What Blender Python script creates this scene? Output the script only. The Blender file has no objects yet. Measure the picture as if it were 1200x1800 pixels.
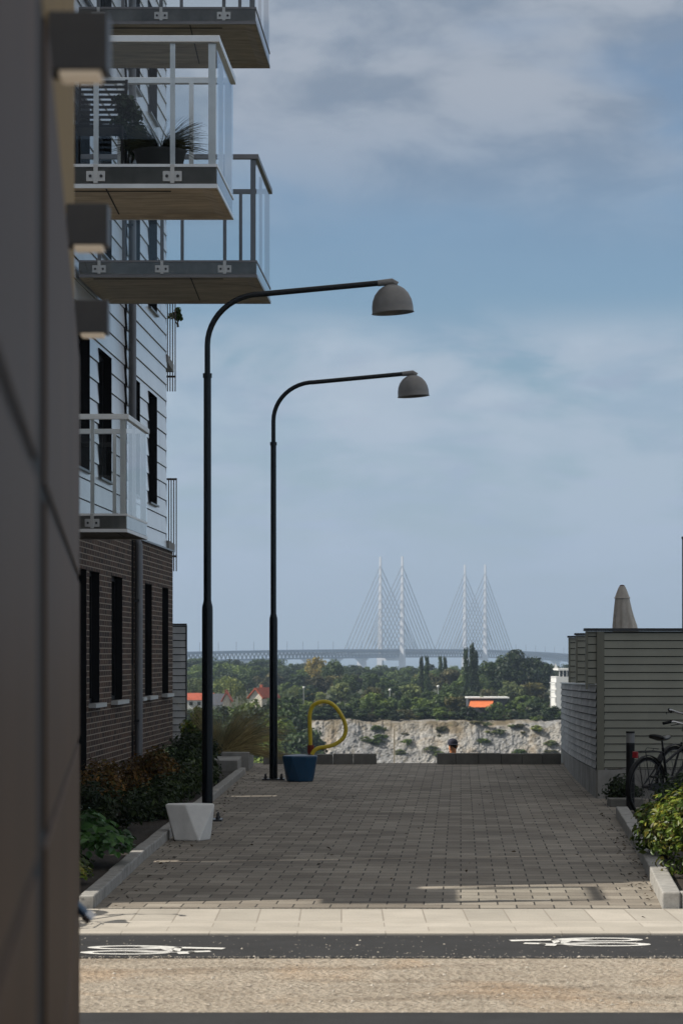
import bpy, bmesh, math, random
from mathutils import Vector, Matrix, noise
R = math.radians
S = bpy.context.scene
COL = S.collection
random.seed(7)

# ------------------------------------------------------------------ camera, sky, sun, exposure
FOC = 5000.0; HOR = 1150.0; EYE = 1.9            # focal length and horizon in photo pixels (1200 x 1800), eye height
cd = bpy.data.cameras.new('camera'); cam = bpy.data.objects.new('camera', cd); COL.objects.link(cam)
cam.location = (0, 0, EYE); cam.rotation_euler = (R(90), 0, 0)
cd.sensor_fit = 'HORIZONTAL'; cd.sensor_width = 36; cd.lens = FOC / 1200 * 36
cd.shift_y = (HOR - 900) / 1200
cd.clip_start = 0.2; cd.clip_end = 120000
cd.dof.use_dof = True; cd.dof.focus_distance = 32.0
cd.dof.aperture_fstop = (cd.lens / 1000) / 0.0130
S.camera = cam

SUN_EL, SUN_AZ = 42.0, 12.0                        # the sun stands to the left; its light travels along +X, a little +Y
sl = bpy.data.lights.new('sun', 'SUN'); sun = bpy.data.objects.new('sun', sl); COL.objects.link(sun)
sl.energy = 5.0; sl.angle = R(0.55); sl.color = (1.0, 0.94, 0.84)
sd = Vector((math.cos(R(SUN_EL)) * math.cos(R(SUN_AZ)), math.cos(R(SUN_EL)) * math.sin(R(SUN_AZ)), -math.sin(R(SUN_EL))))
sun.rotation_euler = sd.to_track_quat('-Z', 'Y').to_euler()
sun.location = (-30, 0, 40)

W = bpy.data.worlds.new('World'); S.world = W; W.use_nodes = True
def world_sky():
    nt = W.node_tree; N = nt.nodes; L = nt.links; N.clear()
    out = N.new('ShaderNodeOutputWorld'); bg = N.new('ShaderNodeBackground'); bg.inputs[1].default_value = 0.1
    L.new(bg.outputs[0], out.inputs[0])
    sky = N.new('ShaderNodeTexSky'); sky.sky_type = 'NISHITA'; sky.sun_disc = False
    sky.sun_elevation = R(SUN_EL); sky.sun_rotation = R(-90 + -SUN_AZ); sky.air_density = 1.0; sky.dust_density = 0.6; sky.ozone_density = 1.5
    tint = N.new('ShaderNodeMix'); tint.data_type = 'RGBA'; tint.blend_type = 'MULTIPLY'; tint.inputs[0].default_value = 1
    L.new(sky.outputs[0], tint.inputs[6]); tint.inputs[7].default_value = SKY_TINT
    tc = N.new('ShaderNodeTexCoord'); sep = N.new('ShaderNodeSeparateXYZ'); L.new(tc.outputs['Generated'], sep.inputs[0])
    def nz(scale, detail, rough, loc, dist=0.0):
        mp = N.new('ShaderNodeMapping'); mp.inputs['Location'].default_value = loc; mp.inputs['Scale'].default_value = scale
        L.new(tc.outputs['Generated'], mp.inputs[0])
        n = N.new('ShaderNodeTexNoise'); n.inputs['Scale'].default_value = 1; n.inputs['Detail'].default_value = detail
        n.inputs['Roughness'].default_value = rough; n.inputs['Distortion'].default_value = dist
        L.new(mp.outputs[0], n.inputs[0]); return n.outputs[0]
    def mr(v, a, b, c=0.0, d=1.0, smooth=True):
        m = N.new('ShaderNodeMapRange'); m.interpolation_type = 'SMOOTHSTEP' if smooth else 'LINEAR'
        L.new(v, m.inputs[0])
        for i, x in enumerate((a, b, c, d)): m.inputs[i + 1].default_value = x
        return m.outputs[0]
    def mth(op, a, b):
        m = N.new('ShaderNodeMath'); m.operation = op
        for i, x in enumerate((a, b)):
            if isinstance(x, (int, float)): m.inputs[i].default_value = x
            else: L.new(x, m.inputs[i])
        m.use_clamp = False
        return m.outputs[0]
    def mixc(f, a, b):
        m = N.new('ShaderNodeMix'); m.data_type = 'RGBA'
        L.new(f, m.inputs[0]) if not isinstance(f, float) else setattr(m.inputs[0], 'default_value', f)
        for i, x in ((6, a), (7, b)):
            if isinstance(x, tuple): m.inputs[i].default_value = x
            else: L.new(x, m.inputs[i])
        return m.outputs[2]
    z = sep.outputs[2]
    # broad grey deck high up, a broken cumulus band lower down, thin streaks near the horizon
    hi = mth('MULTIPLY', mr(nz((7, 7, 16), 5, .5, (3.1, 0, 1.7), .4), .30, .56), mr(z, .125, .20))
    band = mth('MULTIPLY', mr(nz((17, 17, 42), 6, .52, (1.3, .4, 5.2), .35), .32, .52),
               mth('MULTIPLY', mr(z, .055, .095), mr(z, .122, .105)))
    thin = mth('MULTIPLY', mr(nz((13, 13, 95), 4, .5, (7.3, 2, 9.4), .5), .46, .68), mth('MULTIPLY', mr(z, .015, .04), mr(z, .10, .07)))
    shade = nz((20, 20, 42), 6, .55, (5.5, 1, 3.3), .3)
    c1 = mixc(hi, tint.outputs[2], mixc(mr(shade, .35, .65), CLOUD_DARK, CLOUD_MID))
    c2 = mixc(mth('MULTIPLY', band, .62), c1, mixc(mr(shade, .42, .62), CLOUD_GREY, CLOUD_LIGHT))
    c3 = mixc(mth('MULTIPLY', thin, .45), c2, CLOUD_GREY)
    dk = mth('MULTIPLY', mr(nz((30, 30, 95), 5, .5, (2.3, 6, 1.4), .2), .50, .66), mth('MULTIPLY', mr(z, .02, .05), mr(z, .118, .095)))
    c3 = mixc(mth('MULTIPLY', dk, .6), c3, (2.75, 3.45, 4.55, 1))
    lt = mth('MULTIPLY', mr(nz((14, 14, 40), 6, .55, (9.1, 3, 4.4), .3), .40, .60), mth('MULTIPLY', mr(z, .01, .04), mr(z, .128, .100)))
    c3 = mixc(mth('MULTIPLY', lt, .55), c3, (4.35, 4.9, 5.65, 1))
    # broken cloud over most of the rest of the sky
    over = mth('MULTIPLY', mr(nz((2.2, 2.2, 3.2), 6, .6, (4.4, 8, 2.2), .5), .34, .56), mr(z, .22, .40))
    c3 = mixc(mth('MULTIPLY', over, .9), c3, mixc(mr(shade, .35, .65), (3.9, 3.8, 3.6, 1), (6.2, 5.9, 5.5, 1)))
    c3 = mixc(mth('MULTIPLY', mr(z, .11, .0), .75), c3, LOW_SKY)
    L.new(c3, bg.inputs[0])
SKY_TINT = (0.56, 0.66, 0.76, 1); LOW_SKY = (3.4, 4.3, 6.0, 1)
CLOUD_DARK = (1.95, 2.45, 3.2, 1); CLOUD_MID = (3.2, 3.6, 4.25, 1)
CLOUD_GREY = (3.0, 3.8, 4.9, 1); CLOUD_LIGHT = (4.3, 5.0, 5.9, 1)
world_sky()
S.view_settings.view_transform = 'Standard'; S.view_settings.look = 'None'
S.view_settings.exposure = 0.2; S.view_settings.gamma = 1.0
S.cycles.max_bounces = 8; S.cycles.transparent_max_bounces = 24; S.cycles.volume_bounces = 0
S.cycles.use_denoising = True
try: S.cycles.denoising_prefilter = 'ACCURATE'
except Exception: pass

# ------------------------------------------------------------------ helpers
def P(px, py, Y):                                   # photo pixel at distance Y -> world point
    return Vector(((px - 600) * Y / FOC, Y, EYE - (py - HOR) * Y / FOC))
def FX(y, off=0.0): return -4.27 + 0.04 * y + off   # street facade of the left blocks
def wloc(o):
    v = Vector((0, 0, 0))
    while o is not None: v += o.location; o = o.parent
    return v
def tag(o, label=None, cat=None, group=None, kind=None):
    if label: o['label'] = label
    if cat: o['category'] = cat
    if group: o['group'] = group
    if kind: o['kind'] = kind
    return o
def empty(name, loc, label, cat, group=None):
    o = bpy.data.objects.new(name, None); o.empty_display_size = .2; o.location = loc; COL.objects.link(o)
    return tag(o, label, cat, group)
def kids(o): return [c for c in bpy.data.objects if c.parent == o]
def copy_tree(o, kidmap=None, parent=None):
    c = o.copy(); COL.objects.link(c)
    if parent: c.parent = parent
    for ch in kids(o): copy_tree(ch, None, c)
    return c

class MB:
    def __init__(s): s.v = []; s.f = []; s.sm = []
    def add(s, vs, fs, smooth=False):
        b = len(s.v); s.v += [tuple(v) for v in vs]; s.f += [tuple(b + i for i in f) for f in fs]; s.sm += [smooth] * len(fs); return s
    def hexa(s, p):                                 # 8 points: bottom 4 (ccw), top 4
        return s.add(p, [(3, 2, 1, 0), (4, 5, 6, 7), (0, 1, 5, 4), (1, 2, 6, 5), (2, 3, 7, 6), (3, 0, 4, 7)])
    def box(s, x0, x1, y0, y1, z0, z1):
        return s.hexa([(x0, y0, z0), (x1, y0, z0), (x1, y1, z0), (x0, y1, z0), (x0, y0, z1), (x1, y0, z1), (x1, y1, z1), (x0, y1, z1)])
    def fbox(s, o0, o1, y0, y1, z0, z1):            # box whose x follows the facade line
        q = [(FX(y0, o0), y0), (FX(y0, o1), y0), (FX(y1, o1), y1), (FX(y1, o0), y1)]
        return s.hexa([(a, b, z0) for a, b in q] + [(a, b, z1) for a, b in q])
    def bar(s, a, b, r, n=4, smooth=False, r2=None):
        return s.tube([a, b], [r, r if r2 is None else r2], n, smooth)
    def tube(s, pts, r, n=10, smooth=True, caps=True, closed=False):
        pts = [Vector(p) for p in pts]
        if not isinstance(r, (list, tuple)): r = [r] * len(pts)
        rings = []; m = len(pts); up = None
        for i, p in enumerate(pts):
            if closed: t = pts[(i + 1) % m] - pts[i - 1]
            else: t = pts[min(i + 1, m - 1)] - pts[max(i - 1, 0)]
            t.normalize()
            if up is None:
                up = Vector((0, 0, 1)) if abs(t.z) < .9 else Vector((1, 0, 0))
            u = (up - t * up.dot(t)).normalized(); w = t.cross(u); up = u
            ph = math.pi / n if n == 4 else 0
            rings.append([p + (u * math.cos(2 * math.pi * k / n + ph) + w * math.sin(2 * math.pi * k / n + ph)) * r[i] for k in range(n)])
        vs = [v for rg in rings for v in rg]; fs = []
        for i in range(m if closed else m - 1):
            j = (i + 1) % m
            for k in range(n):
                fs.append((i * n + k, i * n + (k + 1) % n, j * n + (k + 1) % n, j * n + k))
        s.add(vs, fs, smooth)
        if caps and not closed:
            s.add(rings[0], [tuple(reversed(range(n)))]); s.add(rings[-1], [tuple(range(n))])
        return s
    def lathe(s, c, prof, n=24, smooth=True, mat=None, sx=1, sy=1):
        vs = []; fs = []
        for r, z in prof:
            for k in range(n):
                a = 2 * math.pi * k / n; v = Vector((r * sx * math.cos(a), r * sy * math.sin(a), z))
                if mat: v = mat @ v
                vs.append(Vector(c) + v)
        for i in range(len(prof) - 1):
            for k in range(n):
                fs.append((i * n + k, i * n + (k + 1) % n, (i + 1) * n + (k + 1) % n, (i + 1) * n + k))
        return s.add(vs, fs, smooth)
    def build(s, name, mat, parent=None, local=False, bevel=0, **kw):
        me = bpy.data.meshes.new(name)
        off = wloc(parent) if (parent is not None and not local) else Vector((0, 0, 0))
        me.from_pydata([(v[0] - off.x, v[1] - off.y, v[2] - off.z) for v in s.v], [], s.f)
        if any(s.sm): me.polygons.foreach_set('use_smooth', s.sm)
        me.materials.append(mat); me.update()
        o = bpy.data.objects.new(name, me); COL.objects.link(o)
        if parent is not None: o.parent = parent
        if bevel:
            b = o.modifiers.new('bevel', 'BEVEL'); b.width = bevel; b.segments = 2; b.limit_method = 'ANGLE'; b.angle_limit = R(25)
        if kw: tag(o, **kw)
        return o

# ------------------------------------------------------------------ materials
MATS = {}
def base_mat(name):
    m = bpy.data.materials.new(name); m.use_nodes = True; nt = m.node_tree
    return m, nt, nt.nodes, nt.links, nt.nodes['Principled BSDF']
def mapping(N, L, scale=(1, 1, 1), swz=None, rotz=0, coord='Object'):
    tc = N.new('ShaderNodeTexCoord'); v = tc.outputs[coord]
    if swz:
        sp = N.new('ShaderNodeSeparateXYZ'); cb = N.new('ShaderNodeCombineXYZ'); L.new(v, sp.inputs[0])
        for i, c in enumerate(swz): L.new(sp.outputs['xyz'.index(c)], cb.inputs[i])
        v = cb.outputs[0]
    mp = N.new('ShaderNodeMapping'); mp.inputs['Scale'].default_value = scale; mp.inputs['Rotation'].default_value = (0, 0, rotz); L.new(v, mp.inputs[0])
    return mp.outputs[0]
def noisy(N, L, vec, scale, detail=6, rough=.6, dist=0):
    n = N.new('ShaderNodeTexNoise'); n.inputs['Scale'].default_value = scale; n.inputs['Detail'].default_value = detail
    n.inputs['Roughness'].default_value = rough; n.inputs['Distortion'].default_value = dist
    if vec is not None: L.new(vec, n.inputs[0])
    return n.outputs[0]
def ramp(N, L, fac, stops):
    r = N.new('ShaderNodeValToRGB'); L.new(fac, r.inputs[0]); e = r.color_ramp.elements
    while len(e) < len(stops): e.new(.5)
    for i, (p, c) in enumerate(stops): e[i].position = p; e[i].color = (*c, 1) if len(c) == 3 else c
    return r.outputs[0]
def mixn(N, L, a, b, fac, mode='MIX'):
    m = N.new('ShaderNodeMix'); m.data_type = 'RGBA'; m.blend_type = mode
    for i, x in ((0, fac), (6, a), (7, b)):
        if isinstance(x, (tuple, float, int)): m.inputs[i].default_value = x
        else: L.new(x, m.inputs[i])
    return m.outputs[2]
def bumpn(N, L, b, h, strength, dist):
    bp = N.new('ShaderNodeBump'); bp.inputs['Strength'].default_value = strength; bp.inputs['Distance'].default_value = dist
    L.new(h, bp.inputs['Height']); L.new(bp.outputs[0], b.inputs['Normal'])
def pm(name, c, rough=.6, metal=0.0, var=.2, vs=3.0, bump=0.0, bs=40, bd=.01, scale=(1, 1, 1), c2=None, spec=.5, stains=0.0):
    if name in MATS: return MATS[name]
    m, nt, N, L, b = base_mat(name)
    v = mapping(N, L, scale)
    n = noisy(N, L, v, vs, 8, .65)
    hi = c2 or tuple(min(1, x * (1 + var)) for x in c); lo = tuple(x * (1 - var) for x in c)
    col = ramp(N, L, n, [(.32, lo if not c2 else c), (.68, hi)])
    if stains:
        s = noisy(N, L, mapping(N, L, (scale[0] * 3, scale[1] * 3, scale[2] * .4)), 1.3, 5, .6)
        col = mixn(N, L, col, ramp(N, L, s, [(.4, (1 - stains,) * 3), (.6, (1, 1, 1))]), 1.0, 'MULTIPLY')
    L.new(col, b.inputs['Base Color'])
    b.inputs['Roughness'].default_value = rough; b.inputs['Metallic'].default_value = metal
    b.inputs['Specular IOR Level'].default_value = spec
    if bump: bumpn(N, L, b, noisy(N, L, v, bs, 6, .6), bump, bd)
    MATS[name] = m; return m
def brick_like(name, cols, mortar, bw, bh, msize, offs, swz=None, rotz=0, bump=.5, rough=.85, vs=1.2, dirt=.3, fine=60, spec=.3, coord_loc=(0, 0), patch=None):
    m, nt, N, L, b = base_mat(name)
    v = mapping(N, L, (1, 1, 1), swz, rotz)
    # slight wander so that joints are not ruler straight
    t = N.new('ShaderNodeTexBrick'); t.offset = offs; t.squash = 1
    t.inputs['Scale'].default_value = 1; t.inputs['Brick Width'].default_value = bw; t.inputs['Row Height'].default_value = bh
    t.inputs['Mortar Size'].default_value = msize; t.inputs['Mortar Smooth'].default_value = .15; t.inputs['Bias'].default_value = 0
    t.inputs['Color1'].default_value = (0, 0, 0, 1); t.inputs['Color2'].default_value = (1, 1, 1, 1); t.inputs['Mortar'].default_value = (0.5, .5, .5, 1)
    L.new(v, t.inputs[0])
    vo = noisy(N, L, v, vs, 8, .65)
    base = ramp(N, L, t.outputs[0], [(i / (len(cols) - 1), c) for i, c in enumerate(cols)])
    fn = noisy(N, L, v, fine, 5, .7)
    base = mixn(N, L, base, ramp(N, L, fn, [(.3, (.78, .78, .78)), (.7, (1.15, 1.15, 1.15))]), 1.0, 'MULTIPLY')
    base = mixn(N, L, base, ramp(N, L, vo, [(.32, (1 - dirt,) * 3), (.62, (1.05, 1.05, 1.05))]), 1.0, 'MULTIPLY')
    col = mixn(N, L, base, (*mortar, 1), t.outputs[1])
    L.new(col, b.inputs['Base Color']); b.inputs['Roughness'].default_value = rough; b.inputs['Specular IOR Level'].default_value = spec
    inv = N.new('ShaderNodeMath'); inv.operation = 'SUBTRACT'; inv.inputs[0].default_value = 1; L.new(t.outputs[1], inv.inputs[1])
    ad = N.new('ShaderNodeMath'); ad.operation = 'MULTIPLY_ADD'; L.new(fn, ad.inputs[0]); ad.inputs[1].default_value = .3; L.new(inv.outputs[0], ad.inputs[2])
    bumpn(N, L, b, ad.outputs[0], bump, .008)
    return m
def leafmat(name, cols, trans=.25, rough=.5, var=.5, spec=.3):
    m, nt, N, L, b = base_mat(name)
    g = N.new('ShaderNodeNewGeometry'); oi = N.new('ShaderNodeObjectInfo')
    col = ramp(N, L, g.outputs['Random Per Island'], [(i / (len(cols) - 1), c) for i, c in enumerate(cols)])
    k = ramp(N, L, oi.outputs['Random'], [(0, (1 - var, 1 - var, 1 - var)), (.5, (1, 1, 1)), (1, (1 + var, 1 + var * .8, 1 - var * .2))])
    col = mixn(N, L, col, k, 1.0, 'MULTIPLY')
    cl = noisy(N, L, mapping(N, L), 2.2, 4, .6)
    col = mixn(N, L, col, ramp(N, L, cl, [(.38, (.62, .70, .68)), (.62, (1.35, 1.28, 1.05))]), 1.0, 'MULTIPLY')
    L.new(col, b.inputs['Base Color']); b.inputs['Roughness'].default_value = rough; b.inputs['Specular IOR Level'].default_value = spec
    tr = N.new('ShaderNodeBsdfTranslucent'); L.new(col, tr.inputs[0])
    mx = N.new('ShaderNodeMixShader'); mx.inputs[0].default_value = trans
    L.new(b.outputs[0], mx.inputs[1]); L.new(tr.outputs[0], mx.inputs[2])
    L.new(mx.outputs[0], N['Material Output'].inputs[0])
    return m
def glassmat(name, tint=(.93, .95, .95), refl=1.0, rough=0.0):
    m, nt, N, L, b = base_mat(name); N.remove(b)
    tr = N.new('ShaderNodeBsdfTransparent'); tr.inputs[0].default_value = (*tint, 1)
    gl = N.new('ShaderNodeBsdfGlossy'); gl.inputs['Roughness'].default_value = rough; gl.inputs[0].default_value = (refl, refl, refl, 1)
    fr = N.new('ShaderNodeFresnel'); fr.inputs[0].default_value = 1.5
    mx = N.new('ShaderNodeMixShader'); L.new(fr.outputs[0], mx.inputs[0]); L.new(tr.outputs[0], mx.inputs[1]); L.new(gl.outputs[0], mx.inputs[2])
    L.new(mx.outputs[0], N['Material Output'].inputs[0]); return m

M_pave = brick_like('grey_pavers', [(.225, .196, .160), (.280, .247, .203), (.350, .312, .258)], (.035, .032, .028), .28, .28, .006, .5, rotz=R(2.4), dirt=.3, vs=.9, bump=.6)
M_slab = brick_like('pale_slabs', [(.38, .35, .30), (.43, .395, .34), (.48, .44, .38)], (.28, .25, .21), .30, .96, .006, 0, dirt=.16, vs=1.4, bump=.3, fine=90)
M_slab2 = brick_like('pale_slabs_plain', [(.42, .385, .33), (.46, .42, .36), (.49, .45, .39)], (.28, .25, .21), .6, .30, .004, .5, dirt=.14, vs=1.8, bump=.25, fine=90)
M_brick = brick_like('dark_brown_brick', [(.034, .018, .012), (.070, .037, .023), (.115, .062, .038), (.048, .032, .025)], (.34, .285, .225), .24, .068, .0062, .5, swz='yzx', dirt=.35, vs=1.0, bump=.8, fine=40)
M_siding = pm('pale_grey_cladding', (.76, .77, .79), .20, 0, .06, .8, .05, 30, .002, (1, .3, 1), stains=.08, spec=.9)
M_gap = pm('shadow_gap', (.012, .012, .013), .8)  # near-black colour stands in for the shade in gaps and recesses
M_reveal = pm('black_window_lining', (.006, .006, .007), .6, spec=.2)
M_frame = pm('dark_window_frame', (.02, .021, .024), .4)
M_pane = pm('dark_window_pane', (.006, .007, .009), .06, 0, .1, 1)
M_silver = pm('brushed_aluminium', (.80, .80, .78), .35, .7, .08, 4)
M_bronze = pm('grey_bronze_metal', (.20, .19, .19), .4, .5, .1, 4)
M_whitemetal = pm('pale_metal', (.50, .50, .485), .4, .4, .08, 4)
M_conc = pm('concrete', (.27, .262, .245), .85, 0, .25, 2.5, .35, 60, .004, stains=.18)
M_concd = pm('grey_concrete_blocks', (.17, .165, .15), .9, 0, .25, 2.5, .4, 50, .005, stains=.2)
M_kerb = pm('kerb_granite', (.30, .29, .27), .85, 0, .28, 9, .5, 70, .006)
M_soffit = pm('tan_soffit_board', (.43, .355, .255), .7, 0, .30, 2.0, .1, 20, .003, (1, 4, 1), stains=.2)
M_glass = glassmat('balcony_glass')
M_glassg = glassmat('frosted_glass', (.75, .83, .88), 1.0, .05)
M_pole = pm('dark_blue_black_paint', (.004, .007, .010), .25, 0, .3, 3, spec=.35)
M_shade = pm('grey_lamp_shade', (.21, .20, .19), .42, .2, .12, 5)
M_shadein = pm('lamp_shade_inside', (.06, .055, .05), .6)
M_olive = pm('olive_grey_board', (.31, .31, .255), .65, 0, .10, 1.5, .15, 40, .003, (.3, 1, 1), stains=.12)
M_olive2 = pm('olive_grey_trim', (.18, .178, .14), .6, 0, .08, 2)
M_cap = pm('dark_cap_flashing', (.05, .05, .052), .35, .4)
M_shingle = pm('silvered_wood_board', (.46, .46, .45), .8, 0, .22, 2.0, .3, 40, .004, (1, .5, 1.2), stains=.25)
M_asph = pm('dark_asphalt', (.020, .020, .021), .9, 0, .30, 3, .7, 160, .006)
M_white = pm('white_road_paint', (.66, .65, .62), .7, 0, .2, 20, .2, 120)
M_soil = pm('dark_soil', (.030, .022, .015), .95, 0, .5, 12, .8, 40, .02)
M_black = pm('black_metal', (.006, .006, .007), .5, spec=.3)
M_rubber = pm('black_rubber', (.005, .005, .005), .8, spec=.2)
M_red = pm('red_plastic', (.30, .012, .02), .35)
M_chrome = pm('bright_steel', (.55, .55, .56), .25, .9)
M_beige = pm('beige_canvas', (.55, .50, .44), .9, 0, .18, 8, .3, 60, .004, stains=.2)
M_bark = pm('bark', (.07, .055, .04), .9, 0, .3, 8)

def gravel_mat():
    m, nt, N, L, b = base_mat('sandy_gravel')
    v = mapping(N, L, (1, 1, 1)); a = noisy(N, L, v, 45, 8, .75); g = noisy(N, L, mapping(N, L, (1, .8, 1)), .9, 5, .6, .4)
    vo = N.new('ShaderNodeTexVoronoi'); vo.inputs['Scale'].default_value = 26; L.new(v, vo.inputs[0])
    col = ramp(N, L, a, [(.25, (.16, .13, .10)), (.42, (.36, .31, .25)), (.60, (.50, .445, .37)), (.8, (.62, .57, .50))])
    col = mixn(N, L, col, ramp(N, L, g, [(.3, (.86, .84, .82)), (.5, (1, 1, 1)), (.72, (1.06, .92, .80))]), 1.0, 'MULTIPLY')
    md = noisy(N, L, mapping(N, L, (1, .55, 1)), 15, 7, .75, .6)
    col = mixn(N, L, col, ramp(N, L, md, [(.32, (.48, .46, .43)), (.44, (.94, .93, .92)), (.62, (1.22, 1.21, 1.20))]), 1.0, 'MULTIPLY')
    tr = noisy(N, L, mapping(N, L, (.5, 2.5, 1)), 1.0, 6, .6)
    col = mixn(N, L, col, ramp(N, L, tr, [(.36, (.74, .72, .70)), (.5, (1, 1, 1))]), 1.0, 'MULTIPLY')
    L.new(col, b.inputs['Base Color']); b.inputs['Roughness'].default_value = .95; b.inputs['Specular IOR Level'].default_value = .1
    ad = N.new('ShaderNodeMath'); ad.operation = 'ADD'; L.new(a, ad.inputs[0]); L.new(vo.outputs[0], ad.inputs[1])
    bumpn(N, L, b, ad.outputs[0], 1.0, .02); return m
M_gravel = gravel_mat()
def cliff_mat():
    m, nt, N, L, b = base_mat('pale_limestone_face')
    v = mapping(N, L, (1, 1, 1)); big = noisy(N, L, mapping(N, L, (1, 1, .9)), .10, 6, .6, .6); fine = noisy(N, L, v, 2.4, 10, .8)
    st = noisy(N, L, mapping(N, L, (1.2, 1, .5)), .6, 8, .7, .5)
    col = ramp(N, L, fine, [(.34, (.12, .108, .09)), (.44, (.26, .25, .23)), (.54, (.43, .418, .395)), (.68, (.68, .665, .64))])
    col = mixn(N, L, col, ramp(N, L, big, [(.38, (.78, .80, .84)), (.50, (1.1, 1.08, 1.05)), (.62, (.80, .66, .50))]), 1.0, 'MULTIPLY')
    col = mixn(N, L, col, (.15, .125, .085, 1), ramp(N, L, st, [(.54, (0, 0, 0)), (.66, (.75, .75, .75))]))
    # dry turf clinging to the top of the face
    sp = N.new('ShaderNodeSeparateXYZ'); L.new(v, sp.inputs[0])
    mr = N.new('ShaderNodeMapRange'); L.new(sp.outputs[2], mr.inputs[0]); mr.inputs[1].default_value = -11.5; mr.inputs[2].default_value = -8.9
    ad = N.new('ShaderNodeMath'); ad.operation = 'MULTIPLY'; L.new(mr.outputs[0], ad.inputs[0]); L.new(ramp(N, L, big, [(.42, (0, 0, 0)), (.6, (1, 1, 1))]), ad.inputs[1])
    col = mixn(N, L, col, (.17, .14, .09, 1), ad.outputs[0])
    L.new(col, b.inputs['Base Color']); b.inputs['Roughness'].default_value = .95; b.inputs['Specular IOR Level'].default_value = .1
    bumpn(N, L, b, fine, .9, .5); return m
M_cliff = cliff_mat()
M_turf = pm('rough_grassland', (.025, .035, .014), .95, 0, .5, .08, c2=(.06, .062, .028))
M_sea = pm('grey_blue_sea', (.10, .15, .19), .25, 0, .1, .01)
M_bconc = pm('bridge_concrete', (.58, .59, .62), .8, 0, .08, .02)
M_btruss = pm('bridge_truss_paint', (.015, .055, .13), .6, 0, .1, .02)
M_cable = pm('bridge_cable', (.12, .14, .17), .6)
G = lambda *c: [tuple(x) for x in c]
L_dark = leafmat('dark_green_leaves', G((.018, .036, .018), (.034, .062, .026), (.056, .090, .034)))
L_mid = leafmat('mid_green_leaves', G((.040, .072, .024), (.075, .120, .036), (.12, .165, .056)))
L_pale = leafmat('pale_green_leaves', G((.10, .14, .055), (.17, .21, .09), (.25, .28, .13)))
L_olive = leafmat('olive_brown_leaves', G((.050, .055, .026), (.088, .088, .042), (.13, .12, .06)))
L_yel = leafmat('yellowing_leaves', G((.22, .18, .04), (.36, .28, .06), (.50, .38, .10)))
L_sun = leafmat('yellow_green_leaves', G((.02, .035, .008), (.05, .09, .015), (.12, .19, .03), (.22, .28, .05), (.06, .05, .02), (.33, .31, .06)), .35, .4, .1)  # darkest tones stand in for shaded gaps between the leaves
L_rust = leafmat('rusty_brown_leaves', G((.040, .024, .012), (.13, .068, .022), (.24, .125, .03), (.08, .09, .03)), .25, .6, .2)
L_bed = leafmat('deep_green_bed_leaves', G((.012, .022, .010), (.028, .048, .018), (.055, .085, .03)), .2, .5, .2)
L_host = leafmat('broad_green_leaves', G((.02, .06, .018), (.04, .11, .03), (.07, .17, .04)), .3, .35, .1)
L_straw = leafmat('straw_grass_blades', G((.10, .085, .045), (.26, .215, .12), (.48, .41, .25), (.16, .14, .07)), .3, .6, .1)

# ------------------------------------------------------------------ setting: ground, pavement, road
def terrain_h(x, y):
    if y < 49.55: return -0.12
    if y < 49.9: return -0.12 - (y - 49.55) / .35 * 1.5
    if y < 64: return -1.65
    if y < 90: return -1.65 - (y - 64) / 26 * 42
    if y < 456: return -44 - 1.0 * noise.noise(Vector((x * .02, y * .02, 0)))
    if y < 459: return -44 + (y - 456) / 3 * 35
    n = noise.noise(Vector((x * .01, y * .01, 3)))
    if y < 1200: return -9.0 + n * .8 * min(1, (y - 453) / 60)
    if y < 1900: return -9.0 - (y - 1200) / 700 * 50
    return -60
ys = [-60, -20, 0, 10, 20, 30, 40, 49.5, 49.55, 49.9, 56, 63.9, 64, 70, 78, 90, 150, 230, 330, 420, 440, 455.9, 456, 457, 458, 459, 460, 480, 510, 550, 600, 660, 720, 800, 900, 1000, 1100, 1200, 1400, 1600, 1900, 4000, 12000, 41000]
b = MB(); nx = 41
for y in ys:
    w = 70 + max(0, y) * .45 if y > 64 else 70
    for i in range(nx):
        x = (i / (nx - 1) * 2 - 1) * w
        b.v.append((x, y, terrain_h(x, y)))
for j in range(len(ys) - 1):
    for i in range(nx - 1):
        a = j * nx + i; b.f.append((a, a + 1, a + 1 + nx, a + nx)); b.sm.append(False)
b.build('ground', M_turf, kind='structure')
MB().add([(-9500, 1500, -50), (9500, 1500, -50), (9500, 40500, -50), (-9500, 40500, -50)], [(0, 1, 2, 3)]).build('sea', M_sea, kind='structure')

def sheet(name, mat, x0, x1, y0, y1, z): return MB().box(x0, x1, y0, y1, z - .1, z).build(name, mat, kind='structure')
sheet('pavement', M_pave, -9, 9, 21.27, 49.55, 0)
sheet('footpath', M_slab, -16, 16, 20.25, 21.20, 0.0)
sheet('footpath_edge', M_slab2, -16, 16, 19.33, 20.245, 0.0)
MB().box(-16, 16, 21.205, 21.265, -.06, -.02).build('drain_channel', M_gap, kind='structure')
b = MB()
for i in range(0, 640):
    x = -16 + i * .05; b.box(x, x + .03, 21.212, 21.258, -.02, -.004)
b.build('drain_grate', M_cap, kind='structure')
sheet('cycle_path', M_asph, -16, 16, 17.9, 19.325, -.012)
MB().box(-16, 16, 14.0, 17.895, -.12, -.018).build('gravel_strip', M_gravel, kind='structure')
sheet('road', M_asph, -30, 30, -20, 15.13, -.008)
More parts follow.
